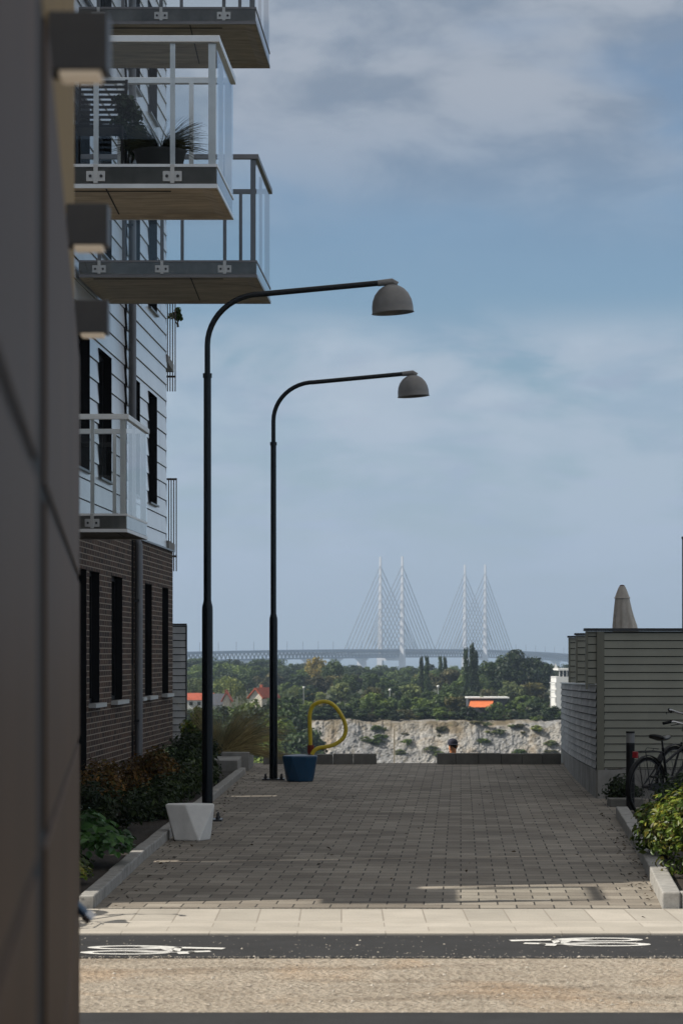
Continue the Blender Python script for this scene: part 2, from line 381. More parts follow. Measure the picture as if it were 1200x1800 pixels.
# loose stones on the gravel strip: uncountable
b = MB(); rr = random.Random(5)
for i in range(7000):
    x = rr.uniform(-2.6, 2.9); y = rr.uniform(15.0, 18.0) if rr.random() < .75 else rr.choice([rr.gauss(17.91, .035), rr.gauss(15.12, .03), rr.gauss(17.91, .035), rr.uniform(17.9, 19.3)])
    r = rr.uniform(.002, .006) * (2.4 if rr.random() < .03 else 1)
    z = -.015 if y < 17.9 else -.011
    pts = [(x + r * rr.uniform(.6, 1.4) * math.cos(a), y + r * rr.uniform(.6, 1.4) * math.sin(a), z) for a in (0, 1.6, 3.1, 4.7)] + [(x, y, z + r * rr.uniform(.4, .8))]
    b.add(pts, [(0, 1, 4), (1, 2, 4), (2, 3, 4), (3, 0, 4)])
M_peb = pm('pebbles', (.20, .17, .13), .9, 0, .6, 14, c2=(.6, .55, .48))
b.build('loose_gravel', M_peb, label='loose small stones scattered over the sandy gravel strip', kind='stuff')

# painted bicycle symbols
def cycle_symbol(px, py, mirror, label):
    Y = EYE * FOC / (py - HOR); X = (px - 600) * Y / FOC; s = -1 if mirror else 1
    b = MB(); z = -.008
    def ring(cx, cy, a, bb, w):
        n = 40; vs = []
        for k in range(n):
            t = 2 * math.pi * k / n
            vs.append((X + s * (cx + a * math.cos(t)), Y + cy + bb * math.sin(t), z))
            vs.append((X + s * (cx + (a - w * 1.5) * math.cos(t)), Y + cy + (bb - w) * math.sin(t), z))
        b.add(vs, [((2 * k), (2 * k + 2) % (2 * n), (2 * k + 3) % (2 * n), 2 * k + 1) if s > 0 else (2 * k + 1, (2 * k + 3) % (2 * n), (2 * k + 2) % (2 * n), 2 * k) for k in range(n)])
    def seg(x0, y0, x1, y1, w):
        d = Vector((x1 - x0, y1 - y0)).normalized(); nn = Vector((-d.y, d.x)) * w / 2
        q = [(x0 + nn.x, y0 + nn.y), (x0 - nn.x, y0 - nn.y), (x1 - nn.x, y1 - nn.y), (x1 + nn.x, y1 + nn.y)]
        q = [(X + s * a, Y + c, z + .001) for a, c in q]
        b.add(q, [(0, 1, 2, 3) if s > 0 else (3, 2, 1, 0)])
    ring(.28, .15, .29, .125, .052); ring(.26, -.16, .29, .125, .052)
    seg(.30, .17, .55, .03, .05); seg(.26, -.18, .55, -.10, .06); seg(.30, .17, .60, .13, .06)
    seg(.50, .03, .58, -.12, .05); seg(.58, .14, .58, -.14, .05); seg(.26, -.18, .70, -.13, .05)
    seg(.58, .13, .88, .07, .09); seg(.66, -.13, .80, -.10, .08); seg(.62, -.16, .64, -.26, .07)
    b.build('cycle_symbol', M_white, label=label, cat='road marking')
cycle_symbol(153, 1668, False, 'white painted bicycle symbol on the dark cycle path, at the left beside the near wall')
cycle_symbol(1131, 1654, True, 'white painted bicycle symbol on the dark cycle path, at the right below the planted bed')

# ------------------------------------------------------------------ near wall on the left, with three lights and a pipe end
def NX(y, off=0.0): return -0.076 - 0.082 * y + off
def near_building():
    r = empty('near_building', (NX(4) - 1, 4, 0), 'dark blurred building wall of large panels filling the left edge', 'building')
    y0, y1 = -6.0, 7.6
    def slab(b, ya, yb, za, zb, o1, o0=-.03):
        q = [(NX(ya, o0), ya), (NX(ya, o1), ya), (NX(yb, o1), yb), (NX(yb, o0), yb)]
        b.hexa([(x, y, za) for x, y in q] + [(x, y, zb) for x, y in q])
    core = MB(); q = [(NX(y0) - 6, y0), (NX(y0, -.005), y0), (NX(y1 - .002, -.005), y1 - .002), (NX(y1) - 6, y1 - .002)]
    core.hexa([(x, y, -.1) for x, y in q] + [(x, y, 2.70) for x, y in q]); q = [(NX(y0) - 6, y0), (NX(y0, -.035), y0), (NX(y1 - .002, -.035), y1 - .002), (NX(y1) - 6, y1 - .002)]; core.hexa([(x, y, 2.702) for x, y in q] + [(x, y, 9) for x, y in q]); core.build('wall_core', M_gap, r)
    M_panel = pm('brown_grey_panel', (.135, .075, .038), .55, 0, .16, .8, .05, 30, .002, stains=.2, spec=.12)
    M_ochre = pm('ochre_render', (.34, .20, .045), .7, 0, .12, 1.5, .2, 50, .003)
    yb = [y0, -3.2, 0.2, 3.22, 7.28, y1]; zb = [-.1, .41, .83, 1.25, 1.67, 2.10, 2.70]
    for j in range(len(yb) - 1):
        for k in range(len(zb) - 1):
            b = MB(); slab(b, yb[j] + (.006 if j not in (3, ) else .30), yb[j + 1] - ((.16 if j == 2 else .03) if j < 4 else 0), zb[k] + .010, zb[k + 1] - .010, 0)
            b.build('wall_panel', M_panel, r, bevel=.002)
    b = MB(); slab(b, y0, y1 - .004, 2.738, 9, -.014, -.034); b.build('upper_wall', M_ochre, r)
near_building()
M_lbox = pm('charcoal_lamp_box', (.14, .14, .145), .5)
M_lglow = bpy.data.materials.new('lit_lens'); M_lglow.use_nodes = True
_b = M_lglow.node_tree.nodes['Principled BSDF']; _b.inputs['Base Color'].default_value = (.6, .55, .48, 1); _b.inputs['Emission Color'].default_value = (1, .80, .58, 1); _b.inputs['Emission Strength'].default_value = .20
def wall_light(py, Y, zb, label):
    h = .094; d = .075
    r = empty('wall_light', (NX(Y), Y, zb), label, 'wall light', 'wall lights on the near wall')
    x0 = NX(Y, -.012)
    MB().box(x0, x0 + d + .012, Y, Y + d, zb + .008, zb + h).build('housing', M_lbox, r, bevel=.002)
    MB().box(x0 + .016, x0 + d, Y + .006, Y + d - .006, zb, zb + .008).build('lens', M_lglow, r)
wall_light(0, 4.16, 2.748, 'nearest and largest cube wall light, topmost of the three in the photo')
wall_light(0, 5.95, 2.750, 'middle cube wall light of the three on the near wall')
wall_light(0, 7.45, 2.735, 'farthest and smallest cube wall light, lowest of the three in the photo')
r = empty('pipe_outlet', P(150, 1610, 7.3), 'blurred blue grey metal pipe end jutting from the foot of the near wall', 'pipe')
M_pipe = pm('blue_grey_metal', (.10, .15, .22), .3, .7)
a = P(132, 1590, 7.3); c = P(155, 1612, 7.3)
MB().tube([a + Vector((-.06, .02, .03)), a, c], .013, 14).build('pipe', M_pipe, r)
MB().tube([c - (c - a).normalized() * .01, c + (c - a).normalized() * .012], .017, 14).build('pipe_end', M_chrome, r)

# ------------------------------------------------------------------ left apartment blocks
TOP = 14.2; TA = math.tan(R(SUN_AZ))
def block_core(b, ya, yb, z0, z1, depth=11, off=-.30):
    q = [(FX(ya, off), ya - .0), (FX(yb, off), yb), (FX(yb) - depth, yb - depth * TA), (FX(ya) - depth, ya - depth * TA)]  # sides slanted along the sun so the joints pass light
    q = [q[3], q[0], q[1], q[2]]
    b.hexa([(x, y, z0) for x, y in q] + [(x, y, z1) for x, y in q])
def cells(y0, y1, z0, z1, holes):
    ys_ = sorted({y0, y1, *[h[0] for h in holes], *[h[1] for h in holes]}); ys_ = [y for y in ys_ if y0 <= y <= y1]
    for a, c in zip(ys_, ys_[1:]):
        m = (a + c) / 2; zz = [(z0, z1)]
        for h in holes:
            if h[0] < m < h[1]:
                nz_ = []
                for p, q in zz:
                    if h[3] <= p or h[2] >= q: nz_.append((p, q)); continue
                    if h[2] > p: nz_.append((p, h[2]))
                    if h[3] < q: nz_.append((h[3], q))
                zz = nz_
        for p, q in zz: yield a, c, p, q
def brick_wall(parent, y0, y1, z0, z1, holes, name='brick_wall'):
    b = MB()
    for a, c, p, q in cells(y0, y1, z0, z1, holes):
        b.add([(FX(a), a, p), (FX(c), c, p), (FX(c), c, q), (FX(a), a, q)], [(0, 1, 2, 3)])
    w = b.build(name, M_brick, parent); 
    for ye in (y0, y1): MB().add([(FX(ye, -.35), ye, z0), (FX(ye), ye, z0), (FX(ye), ye, z1), (FX(ye, -.35), ye, z1)], [(0, 1, 2, 3)]).build('wall_return', M_gap, w)  # returns coloured black, so the joint looks shaded even in sun
    return w
def siding(parent, y0, y1, z0, z1, holes, pitch=.25, off=-.10):
    b = MB(); g = MB(); z = z0; rr = random.Random(3)
    while z < z1:
        zt = min(z + pitch, z1)
        for a, c, p, q in cells(y0, y1, z, zt, holes):
            f = lambda zz: off + .016 * (1 - (zz - z) / pitch)
            b.add([(FX(a, f(p)), a, p), (FX(c, f(p)), c, p), (FX(c, f(q)), c, q - .010), (FX(a, f(q)), a, q - .010),
                   (FX(a, off - .03), a, p), (FX(c, off - .03), c, p)], [(0, 1, 2, 3), (4, 5, 1, 0)])
        if rr.random() < .7:
            yj = rr.uniform(y0 + .3, y1 - .3)
            if not any(h[0] - .1 < yj < h[1] + .1 for h in holes):
                g.add([(FX(yj, off + .0165), yj, z), (FX(yj + .02, off + .0165), yj + .02, z), (FX(yj + .02, off + .001), yj + .02, zt - .01), (FX(yj, off + .001), yj, zt - .01)], [(0, 1, 2, 3)])
        z = zt
    w = b.build('cladding', M_siding, parent)
    # dark backing seen between laps
    k = MB()
    for a, c, p, q in cells(y0, y1, z0, z1, holes): k.add([(FX(a, off - .012), a, p), (FX(c, off - .012), c, p), (FX(c, off - .012), c, q), (FX(a, off - .012), a, q)], [(0, 1, 2, 3)])
    for ye in (y0, y1): k.add([(FX(ye, -.35), ye, z0), (FX(ye, off + .006), ye, z0), (FX(ye, off + .006), ye, z1), (FX(ye, -.35), ye, z1)], [(0, 1, 2, 3)])
    k.build('cladding_backing', M_gap, w)
    if g.v:
        for i in range(0, len(g.v), 4): MB().add(g.v[i:i + 4], [(0, 1, 2, 3)]).build('joint_line', M_gap, w)
def windows(parent, holes, base, sill=True, upper=False):
    for (a, c, p, q) in holes:
        d = base - .11; f = MB(); w = .05
        for (ya, yb_, za, zb_) in ((a, a + w, p, q), (c - w, c, p, q), (a + w, c - w, p, p + w), (a + w, c - w, q - w, q)):
            f.fbox(d - .04, d + .02, ya, yb_, za, zb_)
        e = .017 if upper else -.0005
        for (ya, za, yb_, zb_) in ((a, p, c, p), (c, p, c, q), (c, q, a, q), (a, q, a, p)):
            f.add([(FX(ya, base + e), ya, za), (FX(yb_, base + e), yb_, zb_), (FX(yb_, base - .16), yb_, zb_), (FX(ya, base - .16), ya, za)], [(0, 1, 2, 3)])
        win = f.build('window', M_reveal, parent)
        MB().fbox(d - .025, d - .005, a + w, c - w, p + w, q - w).build('pane', M_pane, win)
        s = MB()
        if upper: s.fbox(base - .10, base + .05, a - .02, c + .02, p - .025, p); s.build('sill', M_cap, win)
        else: s.fbox(base - .10, base + .085, a - .05, c + .05, p - .05, p - .001); s.build('sill', M_whitemetal, win)
def balcony(parent, y0, y1, x1, z, metal, nfront, spacing=.63, side=2, soff=M_soffit, h=1.08, light=False):
    t = .17; X1 = lambda y: x1 + .04 * (y - y0)
    q = [(FX(y0, -.05), y0), (X1(y0), y0), (X1(y1), y1), (FX(y1, -.05), y1)]
    s = MB(); s.hexa([(a, b_, z + .03) for a, b_ in q] + [(a, b_, z + t) for a, b_ in q])
    bal = s.build('balcony', M_conc, parent)
    e = MB(); i = .14                       # recessed soffit: border frame and board
    def ring(ra, rb, za, zb):
        qa = [(q[0][0] + ra, y0 + ra), (q[1][0] - ra, y0 + ra), (q[2][0] - ra, y1 - ra), (q[3][0] + ra, y1 - ra)]
        qb = [(q[0][0] + rb, y0 + rb), (q[1][0] - rb, y0 + rb), (q[2][0] - rb, y1 - rb), (q[3][0] + rb, y1 - rb)]
        e.add([(a, c, za) for a, c in qa] + [(a, c, zb) for a, c in qb], [(0, 4, 5, 1), (1, 5, 6, 2), (2, 6, 7, 3), (3, 7, 4, 0)])
        return qb
    ring(0.0, .05, z, z); qb = ring(.05, i, z, z + .025)
    e.add([(a, c, z + .025) for a, c in qb], [(3, 2, 1, 0)])
    e.build('soffit', soff, bal)
    jm = MB(); xm = (qb[0][0] + qb[1][0]) / 2; jm.box(xm + .25, xm + .262, y0 + i, y1 - i, z + .021, z + .0245); jm.box(qb[0][0], qb[1][0] - .25, y0 + .3, y0 + .33, z + .019, z + .0245)
    jm.build('soffit_joint', M_gap, bal)
    m = MB(); zt = z + t + h
    # rim strips
    m.box(q[0][0], q[1][0] + .01, y0 - .012, y0 - .001, z - .004, z + .03)
    m.hexa([(X1(y0) + .001, y0, z - .004), (X1(y0) + .012, y0, z - .004), (X1(y1) + .012, y1, z - .004), (X1(y1) + .001, y1, z - .004),
            (X1(y0) + .001, y0, z + .03), (X1(y0) + .012, y0, z + .03), (X1(y1) + .012, y1, z + .03), (X1(y1) + .001, y1, z + .03)])
    m.box(q[3][0], q[2][0] + .01, y1 + .001, y1 + .012, z - .004, z + .03)
    m.build('edge_strip', metal, bal)
    rl = MB(); w = .032
    def rail(za, zb, wa):
        rl.box(q[0][0], X1(y0) + wa, y0 - wa, y0 + wa, za, zb)
        rl.hexa([(X1(y0) - wa, y0 + wa, za), (X1(y0) + wa, y0 + wa, za), (X1(y1) + wa, y1 - wa, za), (X1(y1) - wa, y1 - wa, za),
                 (X1(y0) - wa, y0 + wa, zb), (X1(y0) + wa, y0 + wa, zb), (X1(y1) + wa, y1 - wa, zb), (X1(y1) - wa, y1 - wa, zb)])
        rl.box(q[3][0], X1(y1) + wa, y1 - wa, y1 + wa, za, zb)
    rail(zt - .055, zt, .03)
    rl.build('top_rail', metal, bal, bevel=.004)
    rl = MB(); rail(z + t + .001, z + t + .024, .012); rl.build('bottom_rail', metal, bal)
    ps = [X1(y0) - .035] + [X1(y0) - .36 - k * spacing for k in range(nfront)]
    for k, x in enumerate(ps):
        b = MB(); hw = .03 if k == 0 else .020
        b.box(x - hw, x + hw, y0 + .013, y0 + .05, z + t + .024, zt - .055); b.build('post', metal, bal)
        x2 = x + .04 * (y1 - y0)
        b = MB(); b.box(x2 - hw, x2 + hw, y1 - .05, y1 - .013, z + t + .024, zt - .055); b.build('post', metal, bal)
        if k:
            b = MB(); zc = z + t * .55
            b.box(x - .018, x + .018, y0 - .022, y0 - .0122, z + .035, z + t + .02); b.box(x - .078, x + .078, y0 - .018, y0 - .0125, zc - .042, zc + .042)
            b.build('bracket', M_whitemetal, bal, bevel=.002)
            for sx in (-.045, .045): MB().tube([(x + sx, y0 - .026, zc), (x + sx, y0 - .0185, zc)], .013, 8).build('bolt', M_cap, bal)
    for k in range(1, side):
        yy = y0 + (y1 - y0) * k / side; b = MB(); b.box(X1(yy) - .05, X1(yy) - .013, yy - .02, yy + .02, z + t + .024, zt - .055); b.build('post', metal, bal)
    zg0, zg1 = z + .036, zt - .058
    MB().add([(q[0][0], y0 - .006, zg0), (X1(y0) + .004, y0 - .006, zg0), (X1(y0) + .004, y0 - .006, zg1), (q[0][0], y0 - .006, zg1)], [(0, 1, 2, 3)]).build('glass_panel', M_glass, bal)
    MB().add([(X1(y0) + .006, y0, zg0), (X1(y1) + .006, y1, zg0), (X1(y1) + .006, y1, zg1), (X1(y0) + .006, y0, zg1)], [(0, 1, 2, 3)]).build('glass_panel', M_glass, bal)
    MB().add([(q[3][0], y1 + .006, zg0), (X1(y1) + .004, y1 + .006, zg0), (X1(y1) + .004, y1 + .006, zg1), (q[3][0], y1 + .006, zg1)], [(3, 2, 1, 0)]).build('glass_panel', M_glass, bal)
    return bal
def left_blocks():
    # far block with the visible corner
    F0, F1 = 37.80, 43.0; M0, M1 = 25.86, 37.52; N0, N1 = 21.35, 25.60
    gF = [(41.45, 42.35, 1.32, 2.88), (39.15, 40.05, 1.32, 2.88), (38.28, 38.62, 1.32, 2.88)]
    gM = [(35.35, 36.5, 1.32, 2.88), (33.2, 34.15, 1.32, 2.88), (32.0, 32.95, .35, 2.88)]
    upF = [(40.45, 41.55), (38.35, 39.3)]; upM = [(34.8, 36.05), (32.5, 33.9)]
    up = lambda L_, : [(a, c, p, q) for a, c in L_ for p, q in ((4.07, 5.65), (6.85, 8.43), (9.63, 11.2))]
    f = empty('apartment_block', (FX(40), 40, 0), 'far end block of dark brick with pale cladding above, right of the downpipe', 'building')
    b = MB(); block_core(b, F0, F1, -.1, TOP); b.build('wall', M_gap, f)
    brick_wall(f, F0, F1, -.1, 3.44, gF); siding(f, F0, F1 - .02, 3.47, TOP, up(upF)); windows(f, gF, 0); windows(f, up(upF), -.10, upper=True)
    MB().fbox(-.35, .03, F0, F1 + .02, 3.442, 3.468).build('ledge', M_cap, f)
    # end face of the block, brick and cladding on the far side
    MB().box(FX(F1) - 10.9, FX(F1, -.001), F1 + .001, F1 + .03, -.1, 3.43).build('end_wall', M_brick, f)
    MB().box(FX(F1) - 10.9, FX(F1, -.12), F1 + .001, F1 + .03, 3.48, TOP).build('end_cladding', M_siding, f)
    # slatted balustrades of the end balconies
    for k, (z0, z1, px) in enumerate(((3.20, 4.66, 311), (6.02, 7.6, 309))):
        m = MB(); y = 44.6; xa = FX(F1, -.10) + .02; xb = (px - 600) * y / FOC
        m.box(xa - .6, xb, y - .02, y + .02, z1 - .03, z1); lr = MB().box(xa - .6, xb, y - .02, y + .02, z0 + .22, z0 + .25)
        bal = MB().box(xa - 2, xb - .03, F1 + .032, y - .03, z0 + .30, z0 + .42).build('end_balcony', M_conc, f)
        m.build('slat_rail', M_frame, bal); lr.build('slat_rail', M_frame, bal); n = 7
        for i in range(n):
            x = xb - .008 - i * .040
            MB().box(x - .008, x + .008, y - .045, y - .0205, z0, z1).build('slat', pm('brown_slat', (.09, .06, .045), .6), bal)
    MB().tube([(FX(37.9, .055), 37.9, .15), (FX(37.9, .055), 37.9, 3.35), (FX(37.9, -.03), 37.9, 3.62), (FX(37.9, -.03), 37.9, TOP)], .052, 12).build('downpipe', pm('grey_zinc', (.17, .17, .175), .5, .4, .1), f)
    for z in (1.0, 2.6, 5.0, 7.6): MB().box(FX(37.9, -.10) , FX(37.9, .07 if z < 3 else -.01), 37.83, 37.97, z, z + .03).build('pipe_clip', M_cap, f)
    # middle block
    m = empty('apartment_block', (FX(32), 32, 0), 'dark brick block with pale cladding, left of the downpipe, carrying the glass balconies', 'building')
    b = MB(); block_core(b, M0, M1, -.1, TOP); b.build('wall', M_gap, m)
    brick_wall(m, M0, M1, -.1, 3.44, gM); siding(m, M0, M1, 3.47, TOP, up(upM)); windows(m, gM, 0); windows(m, up(upM), -.10, upper=True)
    MB().fbox(-.35, .03, M0, M1, 3.442, 3.468).build('ledge', M_cap, m)
    # added baffles in the block joints; their openings shape strips of sun on the pavement
    MB().fbox(-.30, -.20, M1, F0, 2.02, TOP).build('joint_cover', M_gap, m)
    MB().fbox(-.30, -.20, M1, F0, -.1, 1.05).build('joint_cover', M_gap, m)
    MB().fbox(-.30, -.20, N1, M0, 1.88, TOP).build('joint_cover', M_gap, m)  # unseen joint, added for the small sunlit patch by the kerb
    MB().fbox(-.30, -.20, N1, M0, -.1, 1.30).build('joint_cover', M_gap, m)
    balcony(m, 32.65, 35.1, -.98, 6.23, M_bronze, 4, spacing=.72, h=1.24)
    balcony(m, 32.65, 35.1, -.99, 9.14, M_bronze, 4, spacing=.72, h=1.24)
    balcony(m, 30.2, 32.2, -2.285, 3.20, pm('white_metal', (.80, .80, .78), .4, .1, .06, 4), 1, side=2, soff=M_concd)
    # near block, mostly hidden behind the near wall; upper floors stepped to shape its shadow edge
    n = empty('apartment_block', (FX(23), 23, 0), 'nearest block, behind the dark near wall, its bright metal balcony showing', 'building')
    b = MB(); block_core(b, N0, N1, -.1, 3.7, off=-.002); b.build('wall', M_brick, n)
    b = MB(); block_core(b, 22.35, N1, 3.7, 5.4, off=-.1); b.build('wall', M_siding, n)
    b = MB(); block_core(b, 22.5, N1, 5.4, TOP, off=-.1); b.build('wall', M_siding, n)
    balcony(n, 23.4, 25.1, -1.03, 5.74, M_silver, 4)
    balcony(n, 20.95, 22.2, -2.65, 3.05, M_silver, 1, side=1)
    # set-back wing closing the street end
    w = empty('building_wing', (-8, 47, 0), 'set back wing behind the brick block, its pale boarded screen at its foot', 'building')
    q = [(-14, 43.05), (-.0600 * 43.05 - .12, 43.05), (-.0600 * 50.6 - .12, 50.6), (-14, 50.6)]
    MB().hexa([(x, y, -1) for x, y in q] + [(x, y, TOP) for x, y in q]).build('wall', M_siding, w)
left_blocks()

# pale weatherboard screen at the end of the bed
def lap_wall_x(parent, name, mat, x0, x1, y, z0, z1, pitch, lap=.016, thick=.06, gap=.011):
    k = MB(); k.box(x0, x1, y + lap + .006, y + thick, z0, z1); k.build('backing', M_gap, parent)
    b = MB(); z = z0; rr = random.Random(2)
    while z < z1 - .01:
        zt = min(z + pitch, z1); j = rr.uniform(-.002, .002)
        b.add([(x0, y + j, z + gap), (x1, y + j, z + gap), (x1, y + lap, zt), (x0, y + lap, zt), (x0, y + lap + .005, z + gap), (x1, y + lap + .005, z + gap), (x1, y + lap + .005, zt), (x0, y + lap + .005, zt)],
              [(0, 1, 2, 3), (4, 5, 1, 0), (0, 3, 7, 4), (1, 5, 6, 2)])
        z = zt
    return b.build(name, mat, parent)
r = empty('board_screen', (-2.85, 49.5, 0), 'pale grey weatherboard screen beside the brick corner, at the end of the left bed', 'screen')
lap_wall_x(r, 'boards', M_shingle, -3.5, -2.70, 49.3, .42, 2.40, .122, gap=.016)
MB().box(-3.5, -2.68, 49.29, 49.37, 2.401, 2.43).build('cap', M_cap, r)
MB().box(-2.70, -2.675, 49.29, 49.36, .42, 2.40).build('edge_trim', M_cap, r)
MB().box(-3.5, -2.60, 49.15, 49.36, .36, .42).build('ledge', M_concd, r)
MB().box(-3.5, -2.75, 49.25, 49.36, -.1, .36).build('base', M_conc, r)

# ------------------------------------------------------------------ kerbs, low walls, beds
def kerb_run(pts, w, h, mat, name, seglen=1.0, jitter=.004):
    b = MB(); rr = random.Random(9)
    pts = [Vector(p) for p in pts]
    for a, c in zip(pts, pts[1:]):
        d = c - a; n = max(1, round(d.length / seglen)); u = d.normalized(); s = Vector((-u.y, u.x, 0)) * w
        for i in range(n):
            p = a + d * (i / n) + u * .004; q = a + d * ((i + 1) / n) - u * .004; j = rr.uniform(-jitter, jitter); hh = h + j
            b.hexa([p, q, q + s, p + s][::1] and [p, q, q + s, p + s, p + Vector((0, 0, hh)), q + Vector((0, 0, hh)), q + s + Vector((0, 0, hh)), p + s + Vector((0, 0, hh))])
    return b
def gp(px, py): Y = EYE * FOC / (py - HOR); return Vector(((px - 600) * Y / FOC, Y, -.02))
left_line = [gp(166, 1597), gp(255, 1512), gp(330, 1447), gp(395, 1392), gp(432, 1360)]
kerb_run(left_line, .12, .115, M_kerb, 'kerb', .9).build('kerb', M_kerb, bevel=.012, kind='structure')
MB().box(-6, left_line[0].x - .135, left_line[0].y, left_line[0].y + .13, -.05, .13).build('kerb', M_kerb, bevel=.012, kind='structure')
right_line = [gp(1163, 1597), gp(1135, 1535), gp(1110, 1484), gp(1082, 1436)]
rk = kerb_run([p for p in right_line[::-1]], .14, .14, M_kerb, 'kerb', .8)
rk.build('kerb', M_kerb, bevel=.012, kind='structure')
MB().box(right_line[0].x + .145, 7, right_line[0].y, right_line[0].y + .13, -.05, .12).build('kerb', M_kerb, bevel=.012, kind='structure')
# bed soil
def poly_sheet(name, pts, z, mat):
    b = MB(); n = len(pts); b.add([(p[0], p[1], z) for p in pts], [tuple(range(n))]); return b.build(name, mat, kind='structure')
poly_sheet('planting_bed', [(FX(21.5) + .02, 21.5)] + [(p.x - .08, p.y) for p in left_line] + [(-1.7, 48.6), (-2.6, 49.0), (FX(43) , 43.0)], .07, M_soil)
poly_sheet('planting_bed', [(right_line[0].x + .10, right_line[0].y + .05), (7, right_line[0].y + .05), (7, right_line[3].y), (right_line[3].x + .1, right_line[3].y)], .06, M_soil)
def block_wall(name, px0, px1, Y, ht, label, n, slope=0, depth=.3):
    r = empty(name, ((px0 + px1 - 1200) / 2 * Y / FOC, Y, 0), label, 'low wall')
    x0 = (px0 - 600) * Y / FOC; x1 = (px1 - 600) * Y / FOC; rr = random.Random(int(px0))
    cuts = [x0 + (x1 - x0) * min(1, max(0, (i + (rr.uniform(-.12, .12) if 0 < i < n else 0)) / n)) for i in range(n + 1)]
    for i in range(n):
        t0 = (cuts[i] - x0) / (x1 - x0)
        y = Y - slope * t0
        MB().box(cuts[i] + .003, cuts[i + 1] - .003, y, y + depth, -.02, ht + rr.uniform(-.006, .006)).build('block', M_concd, r, bevel=.008)
    return r
block_wall('low_wall', 462, 662, 49.0, .175, 'low grey block wall at the pavement end behind the blue seat', 5)
block_wall('low_wall', 768, 986, 49.0, .185, 'longer low grey block wall at the pavement end, below the person in the cap', 6)
r = empty('planter_wall', (-1.75, 46.5, 0), 'stepped concrete planter wall at the far left kerb end under the tall grass', 'planter wall')
MB().box(-2.15, -1.62, 44.4, 46.2, -.05, .24).build('block', M_conc, r, bevel=.01)
MB().box(-1.95, -1.50, 46.21, 48.6, -.05, .30).build('block', M_conc, r, bevel=.01)

# ------------------------------------------------------------------ right boarded enclosure
def right_side():
    r = empty('garden_fence', (4.3, 37.4, 0), 'dark olive horizontal board fence facing the street, on a concrete plinth', 'fence')
    Y = 37.35
    lap_wall_x(r, 'boards', M_olive, 3.45, 7.2, Y, .40, 2.20, .1045)
    lap_wall_x(r, 'boards', M_olive, 3.235, 3.35, Y + .02, 1.50, 2.20, .1045, thick=.04)
    MB().box(3.352, 3.448, Y - .014, Y + .07, .38, 2.20).build('corner_post', M_olive2, r)
    MB().box(3.205, 3.234, Y - .014, Y + .07, 1.44, 2.20).build('edge_post', M_olive2, r)
    MB().box(3.18, 7.2, Y - .03, Y + .09, 2.202, 2.24).build('cap', M_cap, r)
    MB().box(3.36, 7.2, Y - .02, Y + .10, -.05, .377).build('plinth', M_conc, r)
    # low silvered board wall along the pavement
    w = empty('boundary_wall', (3.6, 44, 0), 'low silver grey boarded wall on a concrete base running back to the far low wall', 'wall')
    b = MB(); c = MB(); bk_ = MB(); ya, yb = 37.36, 51.0; n = 14
    line = lambda y: 3.355 + (y - ya) / (yb - ya) * .59 - .05 * math.sin(math.pi * (y - ya) / (yb - ya))
    top = lambda y: 1.49 - (y - ya) / (yb - ya) * .12
    bot = lambda y: .38 - (y - ya) / (yb - ya) * .16
    rows = 11
    for i in range(n):
        p = ya + (yb - ya) * i / n; q = ya + (yb - ya) * (i + 1) / n
        for k in range(rows):
            zf = lambda y, kk: bot(y) + (top(y) - bot(y)) * kk / rows
            b.add([(line(p) - .022, p, zf(p, k) + .014), (line(q) - .022, q, zf(q, k) + .014), (line(q) - .002, q, zf(q, k + 1)), (line(p) - .002, p, zf(p, k + 1)),
                   (line(p) + .001, p, zf(p, k) + .014), (line(q) + .001, q, zf(q, k) + .014)], [(3, 2, 1, 0), (0, 1, 5, 4)])
        c.hexa([(line(p) - .012, p, -.3), (line(p) + .15, p, -.3), (line(q) + .15, q, -.3), (line(q) - .012, q, -.3),
                (line(p) - .012, p, bot(p)), (line(p) + .15, p, bot(p)), (line(q) + .15, q, bot(q)), (line(q) - .012, q, bot(q))])
        bk_.hexa([(line(p) + .002, p, bot(p)), (line(p) + .10, p, bot(p)), (line(q) + .10, q, bot(q)), (line(q) + .002, q, bot(q)),
                (line(p) + .002, p, top(p)), (line(p) + .10, p, top(p)), (line(q) + .10, q, top(q)), (line(q) + .002, q, top(q))])
    b.build('boards', M_shingle, w); bk_.build('backing', M_gap, w); c.build('base', M_conc, w)
    t = MB()
    for i in range(n):
        p = ya + (yb - ya) * i / n; q = ya + (yb - ya) * (i + 1) / n
        t.hexa([(line(p) - .03, p, top(p) + .002), (line(p) + .12, p, top(p) + .002), (line(q) + .12, q, top(q) + .002), (line(q) - .03, q, top(q) + .002),
                (line(p) - .03, p, top(p) + .022), (line(p) + .12, p, top(p) + .022), (line(q) + .12, q, top(q) + .022), (line(q) - .03, q, top(q) + .022)])
    t.build('cap', M_whitemetal, w)
    for px, Y, lab in ((1011.5, 44.0, 'olive board terrace divider, the nearer of the two behind the street fence'), (999, 50.5, 'olive board terrace divider, the farther of the two, nearest the bridge')):
        d = empty('terrace_divider', ((px - 600) * Y / FOC + .3, Y, 1.4), lab, 'fence', 'terrace dividers above the low boarded wall')
        x0 = (px - 600) * Y / FOC
        lap_wall_x(d, 'boards', M_olive, x0 + .03, x0 + 2.2, Y, -.2, 2.19, .1045)
        MB().box(x0, x0 + .029, Y - .014, Y + .07, -.2, 2.19).build('edge_post', M_olive2, d)
        MB().box(x0 - .02, x0 + 2.2, Y - .03, Y + .08, 2.192, 2.225).build('cap', M_cap, d)
right_side()
